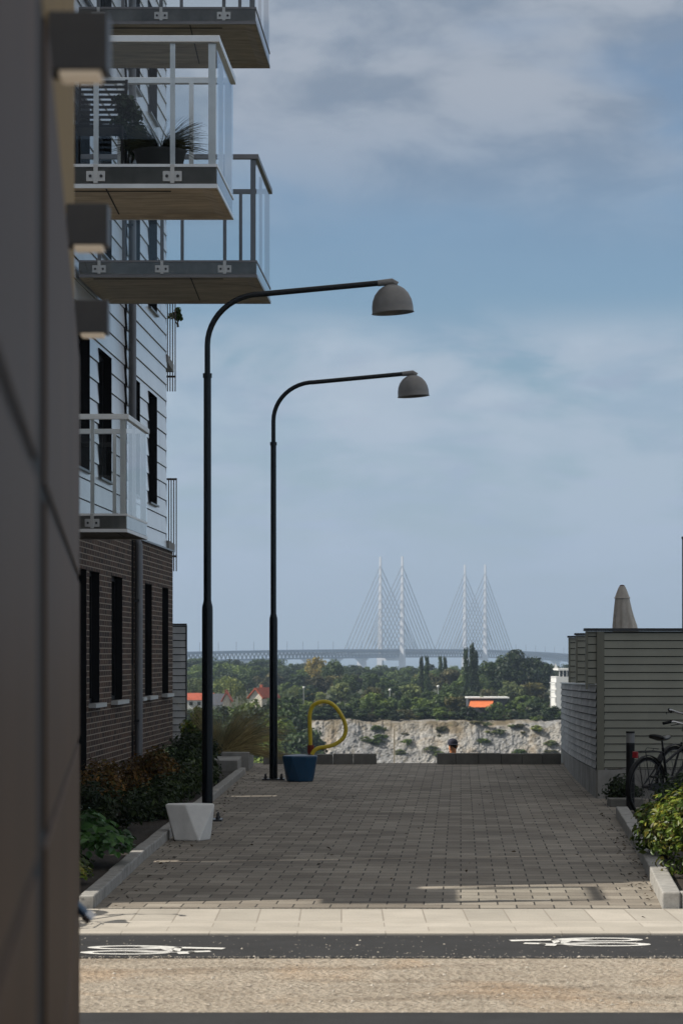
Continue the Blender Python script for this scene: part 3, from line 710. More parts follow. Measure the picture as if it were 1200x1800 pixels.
# dark post at the right edge
r = empty('dark_post', (5.42, 45.0, 0), 'thin dark post or pipe rising behind the fence at the right edge', 'post')
MB().tube([(5.44, 45, -.1), (5.44, 45, 3.72)], .055, 12).build('post', M_cap, r)
MB().tube([(5.44, 45, 3.721), (5.44, 45, 3.76)], .065, 12).build('cap', M_cap, r)

# closed parasol
def parasol():
    Y = 42.0; c = P(1093, 1105, Y); k = Y / FOC
    r = empty('parasol', (c.x, Y, 0), 'closed beige parasol standing behind the olive fence', 'parasol')
    zt = EYE + 121 * k
    def skirt(prof, n, name, folds, amp, lean=0):
        b = MB(); vs = []; fs = []
        for i, (rad, z) in enumerate(prof):
            t = i / (len(prof) - 1)
            for j in range(n):
                a = 2 * math.pi * j / n
                rr = rad * (1 + amp * t * (math.cos(folds * a) * .7 + .3 * math.sin(3 * a + 1)))
                dx = lean * t * t * max(0, math.cos(a)) * rad
                vs.append((c.x + rr * math.cos(a) + dx, Y + rr * math.sin(a), z))
        for i in range(len(prof) - 1):
            for j in range(n): fs.append((i * n + j, (i + 1) * n + j, (i + 1) * n + (j + 1) % n, i * n + (j + 1) % n))
        b.add(vs, fs, True); b.build(name, M_beige, r)
    P_ = lambda py: EYE + (HOR - py) * k
    skirt([(.09, P_(1047)), (.104, P_(1053)), (.115, P_(1068)), (.125, P_(1084)), (.133, P_(1100)), (.14, P_(1130)), (.12, P_(1180))], 72, 'canopy', 8, .26, 1.15)
    skirt([(.02, P_(1029)), (.045, P_(1031)), (.068, P_(1037)), (.100, P_(1048)), (.118, P_(1052))], 48, 'top_vent', 8, .06)
    MB().lathe((c.x, Y, P_(1030)), [(.04, 0), (.03, .012), (0.001, .018)], 16).build('finial', pm('dark_red_cap', (.06, .02, .02), .5), r)
    MB().tube([(c.x, Y, -.1), (c.x, Y, P_(1032))], .022, 10).build('pole', M_whitemetal, r)
    MB().lathe((c.x, Y, -.02), [(.30, 0), (.30, .05), (.06, .09), (.04, .30)], 24).build('base', M_concd, r)
parasol()

# ------------------------------------------------------------------ street lamps
def lamp():
    r = empty('street_lamp', (0, 0, 0), '', 'street lamp', 'street lamps along the left kerb')
    MB().lathe((0, 0, 0), [(.062, .02), (.062, 2.40), (.060, 2.44), (.046, 2.50), (.044, 2.52), (.043, 5.06)], 20).build('post', M_pole, r, local=True)
    pts = [(0, 0, 5.0), (0, 0, 5.42)]
    ax, az, ex, ez = 0, 5.42, .62, 6.005
    for i in range(1, 13):
        t = i / 12 * math.pi / 2
        pts.append((ax + (ex - ax) * (1 - math.cos(t)), 0, az + (ez - az) * math.sin(t)))
    pts.append((2.06, 0, 6.14))
    MB().tube(pts, .033, 14).build('arm', M_pole, r, local=True)
    MB().tube([(0, 0, 5.05), (0, 0, 5.10)], .052, 18).build('collar', M_pole, r, local=True)
    MB().tube([(1.94, 0, 6.128), (2.10, 0, 6.145), (2.16, 0, 6.11)], [.036, .040, .036], 12).build('arm_end', M_shade, r, local=True)
    mt = Matrix.Rotation(R(-4), 4, 'Y')
    prof = [(.012, .02), (.05, .012), (.10, -.01), (.15, -.045), (.195, -.10), (.222, -.165), (.234, -.23), (.236, -.30), (.244, -.312), (.236, -.313), (.228, -.30), (.222, -.22), (.19, -.11), (.12, -.05), (.02, -.03)]
    head = MB().lathe((2.09, 0, 6.10), prof, 36, mat=mt).build('lamp_shade', M_shade, r, local=True)
    MB().lathe((2.09, 0, 6.10), [(.20, -.235), (.14, -.262), (.06, -.275), (.005, -.278)], 30, mat=mt).build('diffuser', M_shadein, head, local=True)
    MB().box(-.17, .17, -.17, .17, -.01, .022).build('base_plate', M_cap, r, local=True)
    for sx in (-.12, .12):
        for sy in (-.12, .12):
            MB().lathe((sx, sy, .022), [(.022, 0), (.022, .03), (.012, .03), (.012, .07), (.001, .07)], 8, False).build('bolt', M_cap, r, local=True)
    return r
l1 = lamp(); l1.location = ((364.5 - 600) * 32.4 / FOC, 32.4, 0); l1['label'] = 'nearer and taller street lamp, its post rising behind the white faceted seat'
l2 = copy_tree(l1); l2.location = ((480.5 - 600) * 42.9 / FOC, 42.9, 0); l2['label'] = 'farther street lamp, its post standing just left of the blue seat'

# ------------------------------------------------------------------ faceted seats
def seat(c, mat, label, top, bot, h, rot, dome=.02, bev=.012):
    r = empty('stool', c, label, 'stool')
    b = MB(); n = len(top); vs = [(x, y, h) for x, y in top] + [(x, y, 0) for x, y in bot]
    fs = []
    for i in range(n):
        j = (i + 1) % n; fs.append((i, n + i, j)); fs.append((j, n + i, n + j))
    vs.append((0, 0, h + dome)); fs += [(i, (i + 1) % n, 2 * n) for i in range(n)]; fs.append(tuple(reversed(range(n, 2 * n))))
    b.add(vs, fs); b.build('body', mat, r, local=True, bevel=bev)
    return r
M_wseat = pm('pale_cast_concrete', (.80, .79, .76), .6, 0, .08, 5, .1, 80, .002, stains=.08)
M_bseat = pm('blue_cast_paint', (.008, .060, .135), .35, 0, .10, 5)
# photo: corners left, front centre, right; bottom corners between them
top = [(-.25, -.08), (-.045, -.15), (.255, -.10), (.24, .10), (.02, .22), (-.24, .12)]
bot = [(-.145, -.17), (.105, -.27), (.21, .0), (.10, .15), (-.12, .15), (-.17, 0)]
sc = EYE * FOC / (1478 - HOR) + .15
seat(((334 - 600) * sc / FOC, sc, 0), M_wseat, 'white faceted concrete seat in front of the nearer lamp post', top, bot, .365, 0, .008)
sc = EYE * FOC / (1375 - HOR) + .15
top = [(.285 * math.cos(a), .22 * math.sin(a)) for a in [R(k * 45 + 200) for k in range(8)]]
bot = [(.20 * math.cos(a), .17 * math.sin(a)) for a in [R(k * 45 + 222) for k in range(8)]]
seat(((527 - 600) * sc / FOC, sc, 0), M_bseat, 'deep blue tub shaped seat beside the farther lamp post', top, bot, .385, 0, .022, .02)

# yellow tube loop
def loop():
    Y = 43.6; c = P(546, 1375, Y)
    r = empty('play_loop', (c.x, Y, 0), 'yellow looped tube on a red post rising behind the blue seat', 'play equipment')
    ctrl = [(545.5, 1312), (545, 1290), (544, 1266), (545, 1252), (550, 1241), (560, 1235), (571, 1233.5), (582, 1237), (592, 1246), (600, 1258), (606, 1271), (607.5, 1284), (604, 1296), (596, 1304), (585, 1310), (572, 1313), (560, 1315), (552, 1320), (548, 1327)]
    pts = [P(a, b_, Y) for a, b_ in ctrl]; pts2 = []
    for i in range(len(pts) - 1):
        p0, p1, p2, p3 = pts[max(i - 1, 0)], pts[i], pts[i + 1], pts[min(i + 2, len(pts) - 1)]
        for k in range(4):
            t = k / 4; pts2.append(.5 * ((2 * p1) + (p2 - p0) * t + (2 * p0 - 5 * p1 + 4 * p2 - p3) * t * t + (3 * p1 - p0 - 3 * p2 + p3) * t ** 3))
    pts2.append(pts[-1])
    for i, p in enumerate(pts2): p.y += -.09 * max(0, (i / len(pts2) - .55)) * 2
    MB().tube(pts2, .031, 14).build('tube', pm('yellow_paint', (.66, .50, .03), .4, 0, .12, 6), r)
    a = P(546, 1310, Y)
    MB().tube([a, a - Vector((0, 0, .125))], .052, 16).build('collar', pm('red_paint', (.20, .025, .012), .5), r)
    MB().tube([a - Vector((0, 0, .1)), (a.x, Y, 0)], .045, 16).build('post', pm('red_paint', (.20, .025, .012), .5), r)
loop()

# ------------------------------------------------------------------ bollard, small planter
r = empty('bollard_light', ((1107.5 - 600) * 34.6 / FOC, 34.6, 0), 'dark round bollard light with a grey lens in front of the olive fence', 'bollard')
c = r.location
MB().tube([(c.x, c.y, -.02), (c.x, c.y, .82)], .052, 20).build('post', M_black, r)
MB().tube([(c.x, c.y, .82), (c.x, c.y, .935)], .051, 20).build('lens', pm('grey_lens', (.20, .20, .20), .4), r)
MB().tube([(c.x, c.y, .936), (c.x, c.y, .96)], .054, 20).build('cap', M_black, r)
MB().box(3.33, 3.75, 35.3, 35.7, -.02, .10).build('ground_box', M_concd, bevel=.01, label='small low concrete box on the ground at the corner of the olive fence', cat='box')

# ------------------------------------------------------------------ bicycles
def bicycle():
    r = empty('bicycle', (0, 0, 0), '', 'bicycle', None)
    def wheel(cx):
        pts = [(cx + .335 * math.cos(a), 0, .345 + .335 * math.sin(a)) for a in [2 * math.pi * k / 40 for k in range(40)]]
        ty = MB().tube(pts, .017, 8, closed=True).build('wheel', M_rubber, r, local=True)
        pts = [(cx + .312 * math.cos(a), 0, .345 + .312 * math.sin(a)) for a in [2 * math.pi * k / 40 for k in range(40)]]
        MB().tube(pts, .008, 6, closed=True).build('rim', M_cap, ty, local=True)
        b = MB()
        for k in range(28):
            a = 2 * math.pi * k / 28; s = .03 if k % 2 else -.03
            b.bar((cx + .02 * math.cos(a + 1), s, .345 + .02 * math.sin(a + 1)), (cx + .31 * math.cos(a), 0, .345 + .31 * math.sin(a)), .0016, 4)
        b.build('spokes', M_cap, ty, local=True)
        MB().tube([(cx, -.05, .345), (cx, .05, .345)], .022, 12).build('hub', M_cap, ty, local=True)
    wheel(0); wheel(1.08)
    f = MB(); bb = (.44, 0, .30); st = (.30, 0, .80); hd = (.88, 0, .88); hb = (.91, 0, .74)
    for a, c_, rr in ((bb, st, .017), (bb, hb, .019), ((.36, 0, .62), hd, .016), (hb, hd, .02)): f.tube([a, c_], rr, 10)
    for s in (-.05, .05):
        f.tube([bb, (0, s, .345)], .010, 8); f.tube([(.33, 0, .70), (0, s, .345)], .009, 8)
    f.build('frame', M_black, r, local=True)
    k = MB()
    for s in (-.05, .05): k.tube([(.915, s * .6, .73), (.98, s, .55), (1.08, s, .345)], .012, 8)
    k.build('fork', M_black, r, local=True)
    MB().tube([st, (.275, 0, .90)], .013, 10).build('seat_post', M_cap, r, local=True)
    b = MB(); n = 20; secs = []
    for i in range(9):
        t = i / 8; x = .15 + t * .28; w = .085 * (1 - t) ** .7 + .018; z = .925 - .012 * math.sin(t * 3.1) + (.012 if t < .2 else 0)
        secs += [(x, w * math.cos(2 * math.pi * j / n), z + .022 * math.sin(2 * math.pi * j / n) - (.018 if math.sin(2 * math.pi * j / n) < 0 else 0) * (1 - t)) for j in range(n)]
    b.add(secs, [(i * n + j, i * n + (j + 1) % n, (i + 1) * n + (j + 1) % n, (i + 1) * n + j) for i in range(8) for j in range(n)] + [tuple(reversed(range(n))), tuple(range(8 * n, 9 * n))], True)
    b.build('saddle', pm('black_leather', (.012, .012, .012), .3), r, local=True)
    h = MB(); h.tube([(.88, 0, .88), (.87, 0, 1.02)], .013, 8); h.tube([(.74, -.30, 1.06), (.84, -.24, 1.08), (.90, -.10, 1.05), (.88, 0, 1.03), (.90, .10, 1.05), (.84, .24, 1.08), (.74, .30, 1.06)], .012, 10)
    hbar = h.build('handlebar', M_chrome, r, local=True)
    g = MB()
    for s in (-1, 1): g.tube([(.72, .31 * s, 1.055), (.82, .26 * s, 1.078)], .018, 10)
    g.build('grip', M_rubber, hbar, local=True)
    g = MB()
    for s in (-1, 1): g.tube([(.86, .2 * s, 1.06), (.94, .22 * s, 1.05), (.84, .28 * s, 1.03)], .005, 6)
    g.tube([(.90, .1, 1.05), (.98, .05, 1.00), (.95, 0, .85)], .004, 6)
    g.build('brake_lever', M_black, hbar, local=True)
    rk = MB()
    for s in (-.06, .06):
        rk.tube([(-.22, s, .76), (.20, s, .76), (.30, s * .4, .74)], .006, 6); rk.tube([(-.12, s, .76), (0, s * .9, .36)], .005, 6)
    for x in (-.22, -.08, .06, .18): rk.tube([(x, -.06, .76), (x, .06, .76)], .005, 6)
    rk.tube([(.02, -.05, .765), (.05, -.05, .80), (.17, -.04, .79), (.19, 0, .785), (.17, .04, .79), (.05, .05, .80), (.02, .05, .765)], .004, 6)
    rk.build('rack', M_black, r, local=True)
    MB().box(-.255, -.225, -.035, .035, .69, .765).build('tail_light', M_red, r, local=True, bevel=.008)
    for cx, a0, a1 in ((0, 15, 195), (1.08, 20, 150)):
        pts = []
        for i in range(15):
            a = R(a0 + (a1 - a0) * i / 14); pts.append((cx + .372 * math.cos(a), .345 + .372 * math.sin(a)))
        b = MB(); vs = []
        for x, z in pts: vs += [(x, -.028, z - .006), (x, -.02, z), (x, 0, z + .006), (x, .02, z), (x, .028, z - .006)]
        b.add(vs, [(i * 5 + j, i * 5 + j + 1, (i + 1) * 5 + j + 1, (i + 1) * 5 + j) for i in range(14) for j in range(4)], True); b.build('mudguard', M_black, r, local=True)
    b = MB(); b.lathe((.44, 0, .30), [(.09, -.003), (.09, .003), (.02, .003)], 24, False, mat=Matrix.Rotation(R(90), 4, 'X'))
    b.tube([(.44, -.07, .30), (.52, -.07, .16)], .009, 6); b.tube([(.44, .07, .30), (.36, .07, .44)], .009, 6)
    ck = b.build('crank', M_cap, r, local=True)
    MB().box(.47, .57, -.17, -.08, .148, .172).build('pedal', M_black, ck, local=True); MB().box(.31, .41, .08, .17, .428, .452).build('pedal', M_black, ck, local=True)
    b = MB(); b.hexa([(0, -.04, .31), (.48, -.045, .24), (.48, -.03, .24), (0, -.03, .31), (0, -.04, .385), (.50, -.045, .385), (.50, -.03, .385), (0, -.03, .385)]); b.build('chain_guard', M_black, r, local=True)
    b = MB(); b.tube([(.40, .02, .29), (.30, .16, .02)], .008, 6); b.build('kickstand', M_cap, r, local=True)
    return r
bk = bicycle(); Yb = 33.3; bk.location = ((1133 - 600) * Yb / FOC, Yb, 0); bk.rotation_euler = (R(3), 0, R(48)); bk['label'] = 'black bicycle with a rear rack and red tail light beside the bollard'
b2 = copy_tree(bk); b2.location = (4.86, 35.4, 0); b2.rotation_euler = (0, 0, R(228)); b2.scale = (1.13,) * 3; b2['label'] = 'second bicycle half out of the frame at the right, only its handlebar showing'
b3 = copy_tree(bk); b3.location = (-2.50, 19.75, 0); b3.scale = (.9,) * 3; b3.rotation_euler = (R(0), 0, R(86)); b3['label'] = 'bicycle hidden behind the near wall, casting the curved shadow on the pale footpath'

# ------------------------------------------------------------------ plants
def leaf_shape(b, p, size, nrm, spin, fold=.25, w=.55):
    z = Vector(nrm).normalized(); t = Vector((0, 0, 1)) if abs(z.z) < .9 else Vector((1, 0, 0))
    u = z.cross(t).normalized(); v = z.cross(u); c, s = math.cos(spin), math.sin(spin)
    a = u * c + v * s; d = z.cross(a)
    h = size / 2; p = Vector(p)
    b.add([p - a * h, p - a * h * .1 + d * h * w + z * h * fold, p + a * h * .6 + d * h * w * .7 + z * h * fold * .8, p + a * h * 1.1, p + a * h * .6 - d * h * w * .7 + z * h * fold * .8, p - a * h * .1 - d * h * w + z * h * fold],
          [(0, 3, 2, 1), (0, 5, 4, 3)])
def rdir(rr):
    while True:
        v = Vector((rr.uniform(-1, 1), rr.uniform(-1, 1), rr.uniform(-1, 1)))
        if .05 < v.length < 1: return v.normalized()
def shrub(name, c, rx, ry, h, n, size, mat, label, cat='shrub', group=None, seed=1, lobes=14, up=.4):
    rr = random.Random(seed); r = empty(name, (c[0], c[1], c[2]), label, cat, group)
    st = MB(); lb = []
    for i in range(lobes):
        d = rdir(rr); q = Vector((d.x * rx * rr.uniform(.3, .85), d.y * ry * rr.uniform(.3, .85), h * (.5 + .42 * d.z * rr.uniform(.5, 1))))
        lb.append((q, rr.uniform(.22, .42) * min(rx, ry, h) * 1.3))
        st.tube([(rr.uniform(-.05, .05), rr.uniform(-.05, .05), 0), q * .5 + Vector((0, 0, .05)), q], [.010, .007, .003], 5)
    b = MB()
    for i in range(n):
        q, rad = lb[rr.randrange(lobes)]; d = rdir(rr)
        p = q + d * rad * rr.uniform(.35, 1.15) ** .8
        if p.z < .02: p.z = rr.uniform(.02, .15)
        leaf_shape(b, p, size * rr.uniform(.5, 1.6), (d + rdir(rr) * .7 + Vector((0, 0, up))), rr.uniform(0, 6.3))
    st.build('stems', M_bark, r, local=True); b.build('foliage', mat, r, local=True)
    return r
# left bed: rusty shrubs, dark shrubs, broad-leaved clump
beds = [(-2.65, 33.6, .42, .85, .66, L_rust, 'rust brown shrub below the brick wall, in front of the middle windows'),
        (-2.75, 31.4, .42, .85, .60, L_rust, 'rust brown shrub nearest the near wall under the brick wall'),
        (-2.35, 35.6, .38, .85, .62, L_rust, 'rust brown shrub in front of the downpipe'),
        (-2.50, 29.4, .48, .9, .48, L_bed, 'low dark green shrub between the broad leaved clump and the rusty shrubs'),
        (-2.15, 31.6, .34, .9, .38, L_bed, 'low dark shrub next to the kerb behind the white seat'),
        (-2.05, 34.2, .34, .9, .45, L_bed, 'low dark shrub next to the kerb left of the nearer lamp post'),
        (-2.2, 38.0, .40, 1.1, .66, L_bed, 'dark green shrub under the right hand brick windows'),
        (-1.95, 36.8, .34, .9, .45, L_bed, 'low dark shrub at the kerb beyond the nearer lamp post'),
        (-2.15, 41.0, .42, 1.1, .78, L_bed, 'tall dark green shrub at the brick corner'),
        (-1.85, 39.6, .30, 1.0, .42, L_bed, 'low dark shrub at the far stretch of the kerb'),
        (-2.35, 44.0, .42, .9, .62, L_bed, 'dark shrub below the pale boarded screen'),
        (-2.62, 27.6, .36, .8, .36, L_bed, 'very low dark green plant behind the broad leaved clump')]
for i, (x, y, rx, ry, h, mt, lab) in enumerate(beds):
    shrub('shrub', (x, y, .05), rx, ry, h, 2600 if mt is L_rust else 2200, .045 if mt is L_rust else .05, mt, lab, seed=20 + i, lobes=16)
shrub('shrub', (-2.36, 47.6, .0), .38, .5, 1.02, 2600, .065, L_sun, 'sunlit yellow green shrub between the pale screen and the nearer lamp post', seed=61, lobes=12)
def clump(name, c, n, size, spread, h, mat, label, seed):
    rr = random.Random(seed); r = empty(name, c, label, 'plant'); b = MB()
    for i in range(n):
        a = rr.uniform(0, 6.28); d = spread * rr.random() ** .6; z = h * (.45 + .55 * rr.random()) * (1 - .5 * d / spread)
        nrm = Vector((math.cos(a) * .7, math.sin(a) * .7, 1)) + rdir(rr) * .45
        leaf_shape(b, (d * math.cos(a), d * math.sin(a) * 1.6, z), size * rr.uniform(.6, 1.25), nrm, rr.uniform(0, 6.3), .3, .75)
    b.build('foliage', mat, r, local=True)
clump('broad_leaf_plant', (-2.17, 24.55, .07), 620, .10, .38, .50, L_host, 'bright green broad leaved clump by the near end of the left kerb', 3)
clump('broad_leaf_plant', (-2.30, 23.4, .07), 200, .08, .25, .26, L_bed, 'dark low broad leaved plant in front of the bright green clump', 4)
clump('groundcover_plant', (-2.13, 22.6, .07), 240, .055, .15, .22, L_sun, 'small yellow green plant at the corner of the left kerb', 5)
# right bed
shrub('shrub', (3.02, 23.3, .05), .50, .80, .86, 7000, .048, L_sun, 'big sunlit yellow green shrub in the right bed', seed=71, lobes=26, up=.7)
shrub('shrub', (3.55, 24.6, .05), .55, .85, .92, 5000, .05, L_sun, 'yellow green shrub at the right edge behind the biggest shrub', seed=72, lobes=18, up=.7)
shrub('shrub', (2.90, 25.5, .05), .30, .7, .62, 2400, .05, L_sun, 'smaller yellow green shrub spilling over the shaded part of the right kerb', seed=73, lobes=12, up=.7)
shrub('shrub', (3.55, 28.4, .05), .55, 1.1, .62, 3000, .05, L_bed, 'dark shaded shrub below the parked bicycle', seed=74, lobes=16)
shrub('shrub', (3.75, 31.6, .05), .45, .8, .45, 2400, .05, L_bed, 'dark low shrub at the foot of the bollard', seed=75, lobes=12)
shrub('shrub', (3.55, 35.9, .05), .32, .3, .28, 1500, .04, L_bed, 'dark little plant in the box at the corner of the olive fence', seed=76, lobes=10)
# fallen leaves
b = MB(); rr = random.Random(11)
for i in range(330):
    if rr.random() < .5: t = rr.random(); q = left_line[0].lerp(left_line[4], t); x, y = q.x + abs(rr.gauss(0, .16)) + .03, q.y + rr.uniform(-1, 1)
    elif rr.random() < .5: t = rr.random(); q = right_line[0].lerp(right_line[3], t); x, y = q.x - abs(rr.gauss(0, .10)) - .02, q.y + rr.uniform(-1, 1)
    else: x, y = rr.uniform(-1.8, 3), rr.uniform(21.5, 48)
    leaf_shape(b, (x, y, .012), rr.uniform(.02, .05), Vector((rr.gauss(0, .3), rr.gauss(0, .3), 1)), rr.uniform(0, 6))
b.build('fallen_leaves', leafmat('dry_brown_leaves', G((.03, .02, .012), (.07, .045, .02), (.02, .016, .012))), label='dry fallen leaves scattered over the pavers and along the kerbs', kind='stuff')
# ornamental grass
def grass():
    rr = random.Random(8); Y = 46.8; c = (P(396, 1335, Y).x, Y, .28)
    r = empty('ornamental_grass', c, 'large straw coloured grass tuft arching right behind the kerb wall', 'grass tuft'); b = MB()
    for i in range(1500):
        a = rr.uniform(-.9, 1.45) if rr.random() < .8 else rr.uniform(1.4, 2.6)     # lean angle in the picture plane, mostly to the right
        ln = rr.uniform(.55, 1.30); dy = rr.gauss(0, .35)
        d = Vector((math.sin(a * .75), dy * .6, max(.15, math.cos(a * .75)))).normalized(); side = Vector((rr.uniform(-.15, .15), rr.uniform(-.2, .2), 0))
        p = side; w = rr.uniform(.003, .0055); pts = []
        for k in range(7):
            pts.append(p.copy()); d = (d + Vector((.05, 0, -.04 - .04 * k * rr.uniform(.3, 1)))).normalized(); p = p + d * ln / 6
        vs = []
        for k, q in enumerate(pts):
            ww = w * (1 - k / 6.5); vs += [q + Vector((0, 0, ww)), q - Vector((0, ww * .5, ww))]
        b.add(vs, [(2 * k, 2 * k + 1, 2 * k + 3, 2 * k + 2) for k in range(6)])
    b.build('blades', L_straw, r, local=True)
grass()
# hanging plant on the upper end balcony, plants and furniture on the bright balcony
shrub('hanging_plant', (-2.62, 45.0, 7.08), .10, .10, .34, 260, .07, L_mid, 'small green plant hanging over the slatted end balcony', 'plant', seed=91, lobes=6)
r = empty('flower_pot', (-1.55, 24.3, 5.92), 'large grey pot with a spiky plant inside the bright glass balcony', 'plant pot')
MB().lathe((-1.55, 24.3, 5.92), [(.16, 0), (.22, .26), (.235, .28), (.21, .27), (.02, .24)], 24).build('pot', pm('dark_grey_pot', (.05, .05, .05), .7), r)
b = MB(); rr = random.Random(4)
for i in range(700):
    a = rr.uniform(0, 6.28); ln = rr.uniform(.2, .5); d = Vector((math.cos(a) * .7, math.sin(a) * .7, rr.uniform(.4, 1.3))).normalized(); p = Vector((-1.55, 24.3, 6.17)); pts = []
    for k in range(5): pts.append(p.copy()); d = (d + Vector((0, 0, -.22))).normalized(); p = p + d * ln / 4
    vs = []
    for k, q in enumerate(pts): vs += [q + Vector((0, 0, .004 * (1 - k / 5))), q - Vector((0, 0, .004 * (1 - k / 5)))]
    b.add(vs, [(2 * k, 2 * k + 1, 2 * k + 3, 2 * k + 2) for k in range(4)])
b.build('leaves', L_olive, r)
shrub('potted_shrub', (-1.85, 24.5, 5.92), .17, .2, .88, 900, .06, L_dark, 'dark leafy potted shrub behind the glass of the bright balcony', 'plant', seed=95, lobes=9)
r = empty('balcony_chair', (-2.05, 24.2, 5.92), 'black metal frame chair behind the glass of the bright balcony', 'chair'); b = MB()
for sx in (-.2, .2):
    b2_ = MB().tube([(-2.05 + sx, 24.0, 5.92), (-2.05 + sx, 24.0, 6.36), (-2.05 + sx, 24.42, 6.36)], .012, 8).build('leg', M_black, r)
    MB().tube([(-2.05 + sx, 24.42, 5.92), (-2.05 + sx, 24.42, 6.36), (-2.05 + sx, 24.5, 6.85)], .012, 8).build('leg', M_black, r)
MB().box(-2.25, -1.85, 24.0, 24.42, 6.35, 6.375).build('seat', M_black, r)
b = MB()
for k in range(9): b.box(-2.24, -1.86, 24.43 + k * .008, 24.44 + k * .008, 6.46 + k * .045, 6.485 + k * .045)
b.build('backrest', M_black, r)

# ------------------------------------------------------------------ person beyond the wall
def person():
    Y = 54.0; hd = P(797, 1313, Y); G_ = -1.62
    M_skin = pm('skin', (.62, .27, .13), .5, 0, .08, 20); M_shirt = pm('white_shirt', (.62, .62, .60), .8, 0, .05, 10, .3, 30); M_cap2 = pm('dark_navy_cap', (.012, .014, .03), .8); M_jeans = pm('dark_jeans', (.03, .04, .07), .8)
    r = empty('person', (hd.x, Y, G_), 'person in a dark cap and white shirt beyond the low wall, only the head showing', 'person')
    X = hd.x; H = hd.z
    def skin(name, verts, edges, radii, mat, root=0):
        bm = bmesh.new(); ly = bm.verts.layers.skin.verify(); vs = []
        o = wloc(r)
        for v, rd in zip(verts, radii):
            q = bm.verts.new(Vector(v) - o); q[ly].radius = rd if isinstance(rd, tuple) else (rd, rd); vs.append(q)
        vs[root][ly].use_root = True
        for a, c_ in edges: bm.edges.new((vs[a], vs[c_]))
        me = bpy.data.meshes.new(name); bm.to_mesh(me); bm.free(); me.materials.append(mat)
        ob = bpy.data.objects.new(name, me); COL.objects.link(ob); ob.parent = r
        md = ob.modifiers.new('skin', 'SKIN'); md.use_smooth_shade = True; sb = ob.modifiers.new('sub', 'SUBSURF'); sb.levels = 1; sb.render_levels = 2
        return ob
    hip = H - .80; sh = H - .27
    V = [(X, Y, hip), (X, Y, hip + .2), (X, Y, sh - .12), (X, Y, sh), (X, Y - .01, sh + .10), (X, Y - .03, H - .02), (X, Y - .03, H + .07)]
    Rd = [(.15, .11), (.135, .095), (.16, .10), (.10, .08), .052, (.076, .095), (.070, .085)]
    E = [(0, 1), (1, 2), (2, 3), (3, 4), (4, 5), (5, 6)]
    for s in (-1, 1):
        i = len(V)
        V += [(X + s * .17, Y, sh - .03), (X + s * .23, Y + .01, sh - .30), (X + s * .20, Y - .16, sh - .50), (X + s * .18, Y - .24, sh - .55)]
        Rd += [.055, .042, .030, (.036, .018)]; E += [(3, i), (i, i + 1), (i + 1, i + 2), (i + 2, i + 3)]
        for f, (dx, ln) in enumerate(((-.030, .065), (-.010, .078), (.010, .082), (.030, .070))):
            j = len(V); V += [(X + s * (.18 + dx), Y - .27 - ln * .5, sh - .565), (X + s * (.18 + dx), Y - .27 - ln, sh - .60)]; Rd += [.009, .008]; E += [(i + 3, j), (j, j + 1)]
        j = len(V); V += [(X + s * .14, Y - .25, sh - .555), (X + s * .125, Y - .29, sh - .58)]; Rd += [.010, .009]; E += [(i + 3, j), (j, j + 1)]
        j = len(V); V += [(X + s * .09, Y, hip - .06), (X + s * .10, Y - .01, (hip + G_) / 2), (X + s * .10, Y + .02, G_ + .09), (X + s * .11, Y - .13, G_ + .04)]
        Rd += [.085, .06, .042, (.04, .03)]; E += [(0, j), (j, j + 1), (j + 1, j + 2), (j + 2, j + 3)]
    skin('body', V, E, Rd, M_skin)
    skin('shirt', [(X, Y, hip - .03), (X, Y, hip + .2), (X, Y, sh - .10), (X, Y, sh + .015), (X - .18, Y, sh - .035), (X - .22, Y, sh - .24), (X + .18, Y, sh - .035), (X + .22, Y, sh - .24)],
         [(0, 1), (1, 2), (2, 3), (3, 4), (4, 5), (3, 6), (6, 7)], [(.17, .13), (.155, .115), (.18, .12), (.12, .10), .07, .062, .07, .062], M_shirt)
    skin('trousers', [(X, Y, hip), (X - .09, Y, hip - .08), (X - .10, Y, (hip + G_) / 2), (X - .10, Y + .02, G_ + .12), (X + .09, Y, hip - .08), (X + .10, Y, (hip + G_) / 2), (X + .10, Y + .02, G_ + .12)],
         [(0, 1), (1, 2), (2, 3), (0, 4), (4, 5), (5, 6)], [(.155, .12), .10, .075, .06, .10, .075, .06], M_jeans)
    c = (X, Y - .03, H + .055)
    cap = MB().lathe(c, [(.092, 0), (.094, .03), (.084, .065), (.055, .092), (.012, .104), (.001, .105)], 24, sy=1.12)
    vs = []; n = 14
    for i in range(n + 1):
        a = R(-95 + 110 * i / n - 10)
        vs += [(c[0] + .09 * math.cos(a), c[1] + .10 * math.sin(a), c[2] + .005), (c[0] + .155 * math.cos(a), c[1] + .165 * math.sin(a), c[2] - .012)]
    cap.add(vs, [(2 * i, 2 * i + 1, 2 * i + 3, 2 * i + 2) for i in range(n)]); cap.build('cap', M_cap2, r)
    f = MB(); f.lathe((X, Y - .115, H + .0), [(.016, -.02), (.014, 0), (.006, .03), (.001, .035)], 8); f.build('nose', M_skin, r)
    e = MB()
    for s in (-1, 1): e.lathe((X + s * .030, Y - .102, H + .022), [(.001, -.010), (.013, 0), (.001, .010)], 10)
    e.build('eyes', pm('dark_eyes', (.02, .012, .01), .3), r)
    MB().box(X - .025, X + .025, Y - .112, Y - .095, H - .052, H - .044).build('mouth', pm('lips', (.25, .07, .05), .5), r)
    e = MB()
    for s in (-1, 1): e.lathe((X + s * .082, Y - .02, H + .01), [(.001, -.03), (.016, -.01), (.018, .012), (.001, .032)], 10)
    e.build('ears', M_skin, r)
    MB().lathe((X, Y - .015, H + .02), [(.070, -.05), (.088, -.02), (.090, .035)], 20, sy=1.0).build('hair', pm('dark_hair', (.02, .013, .01), .6), r)
    r.rotation_euler = (0, 0, R(-38))
person()
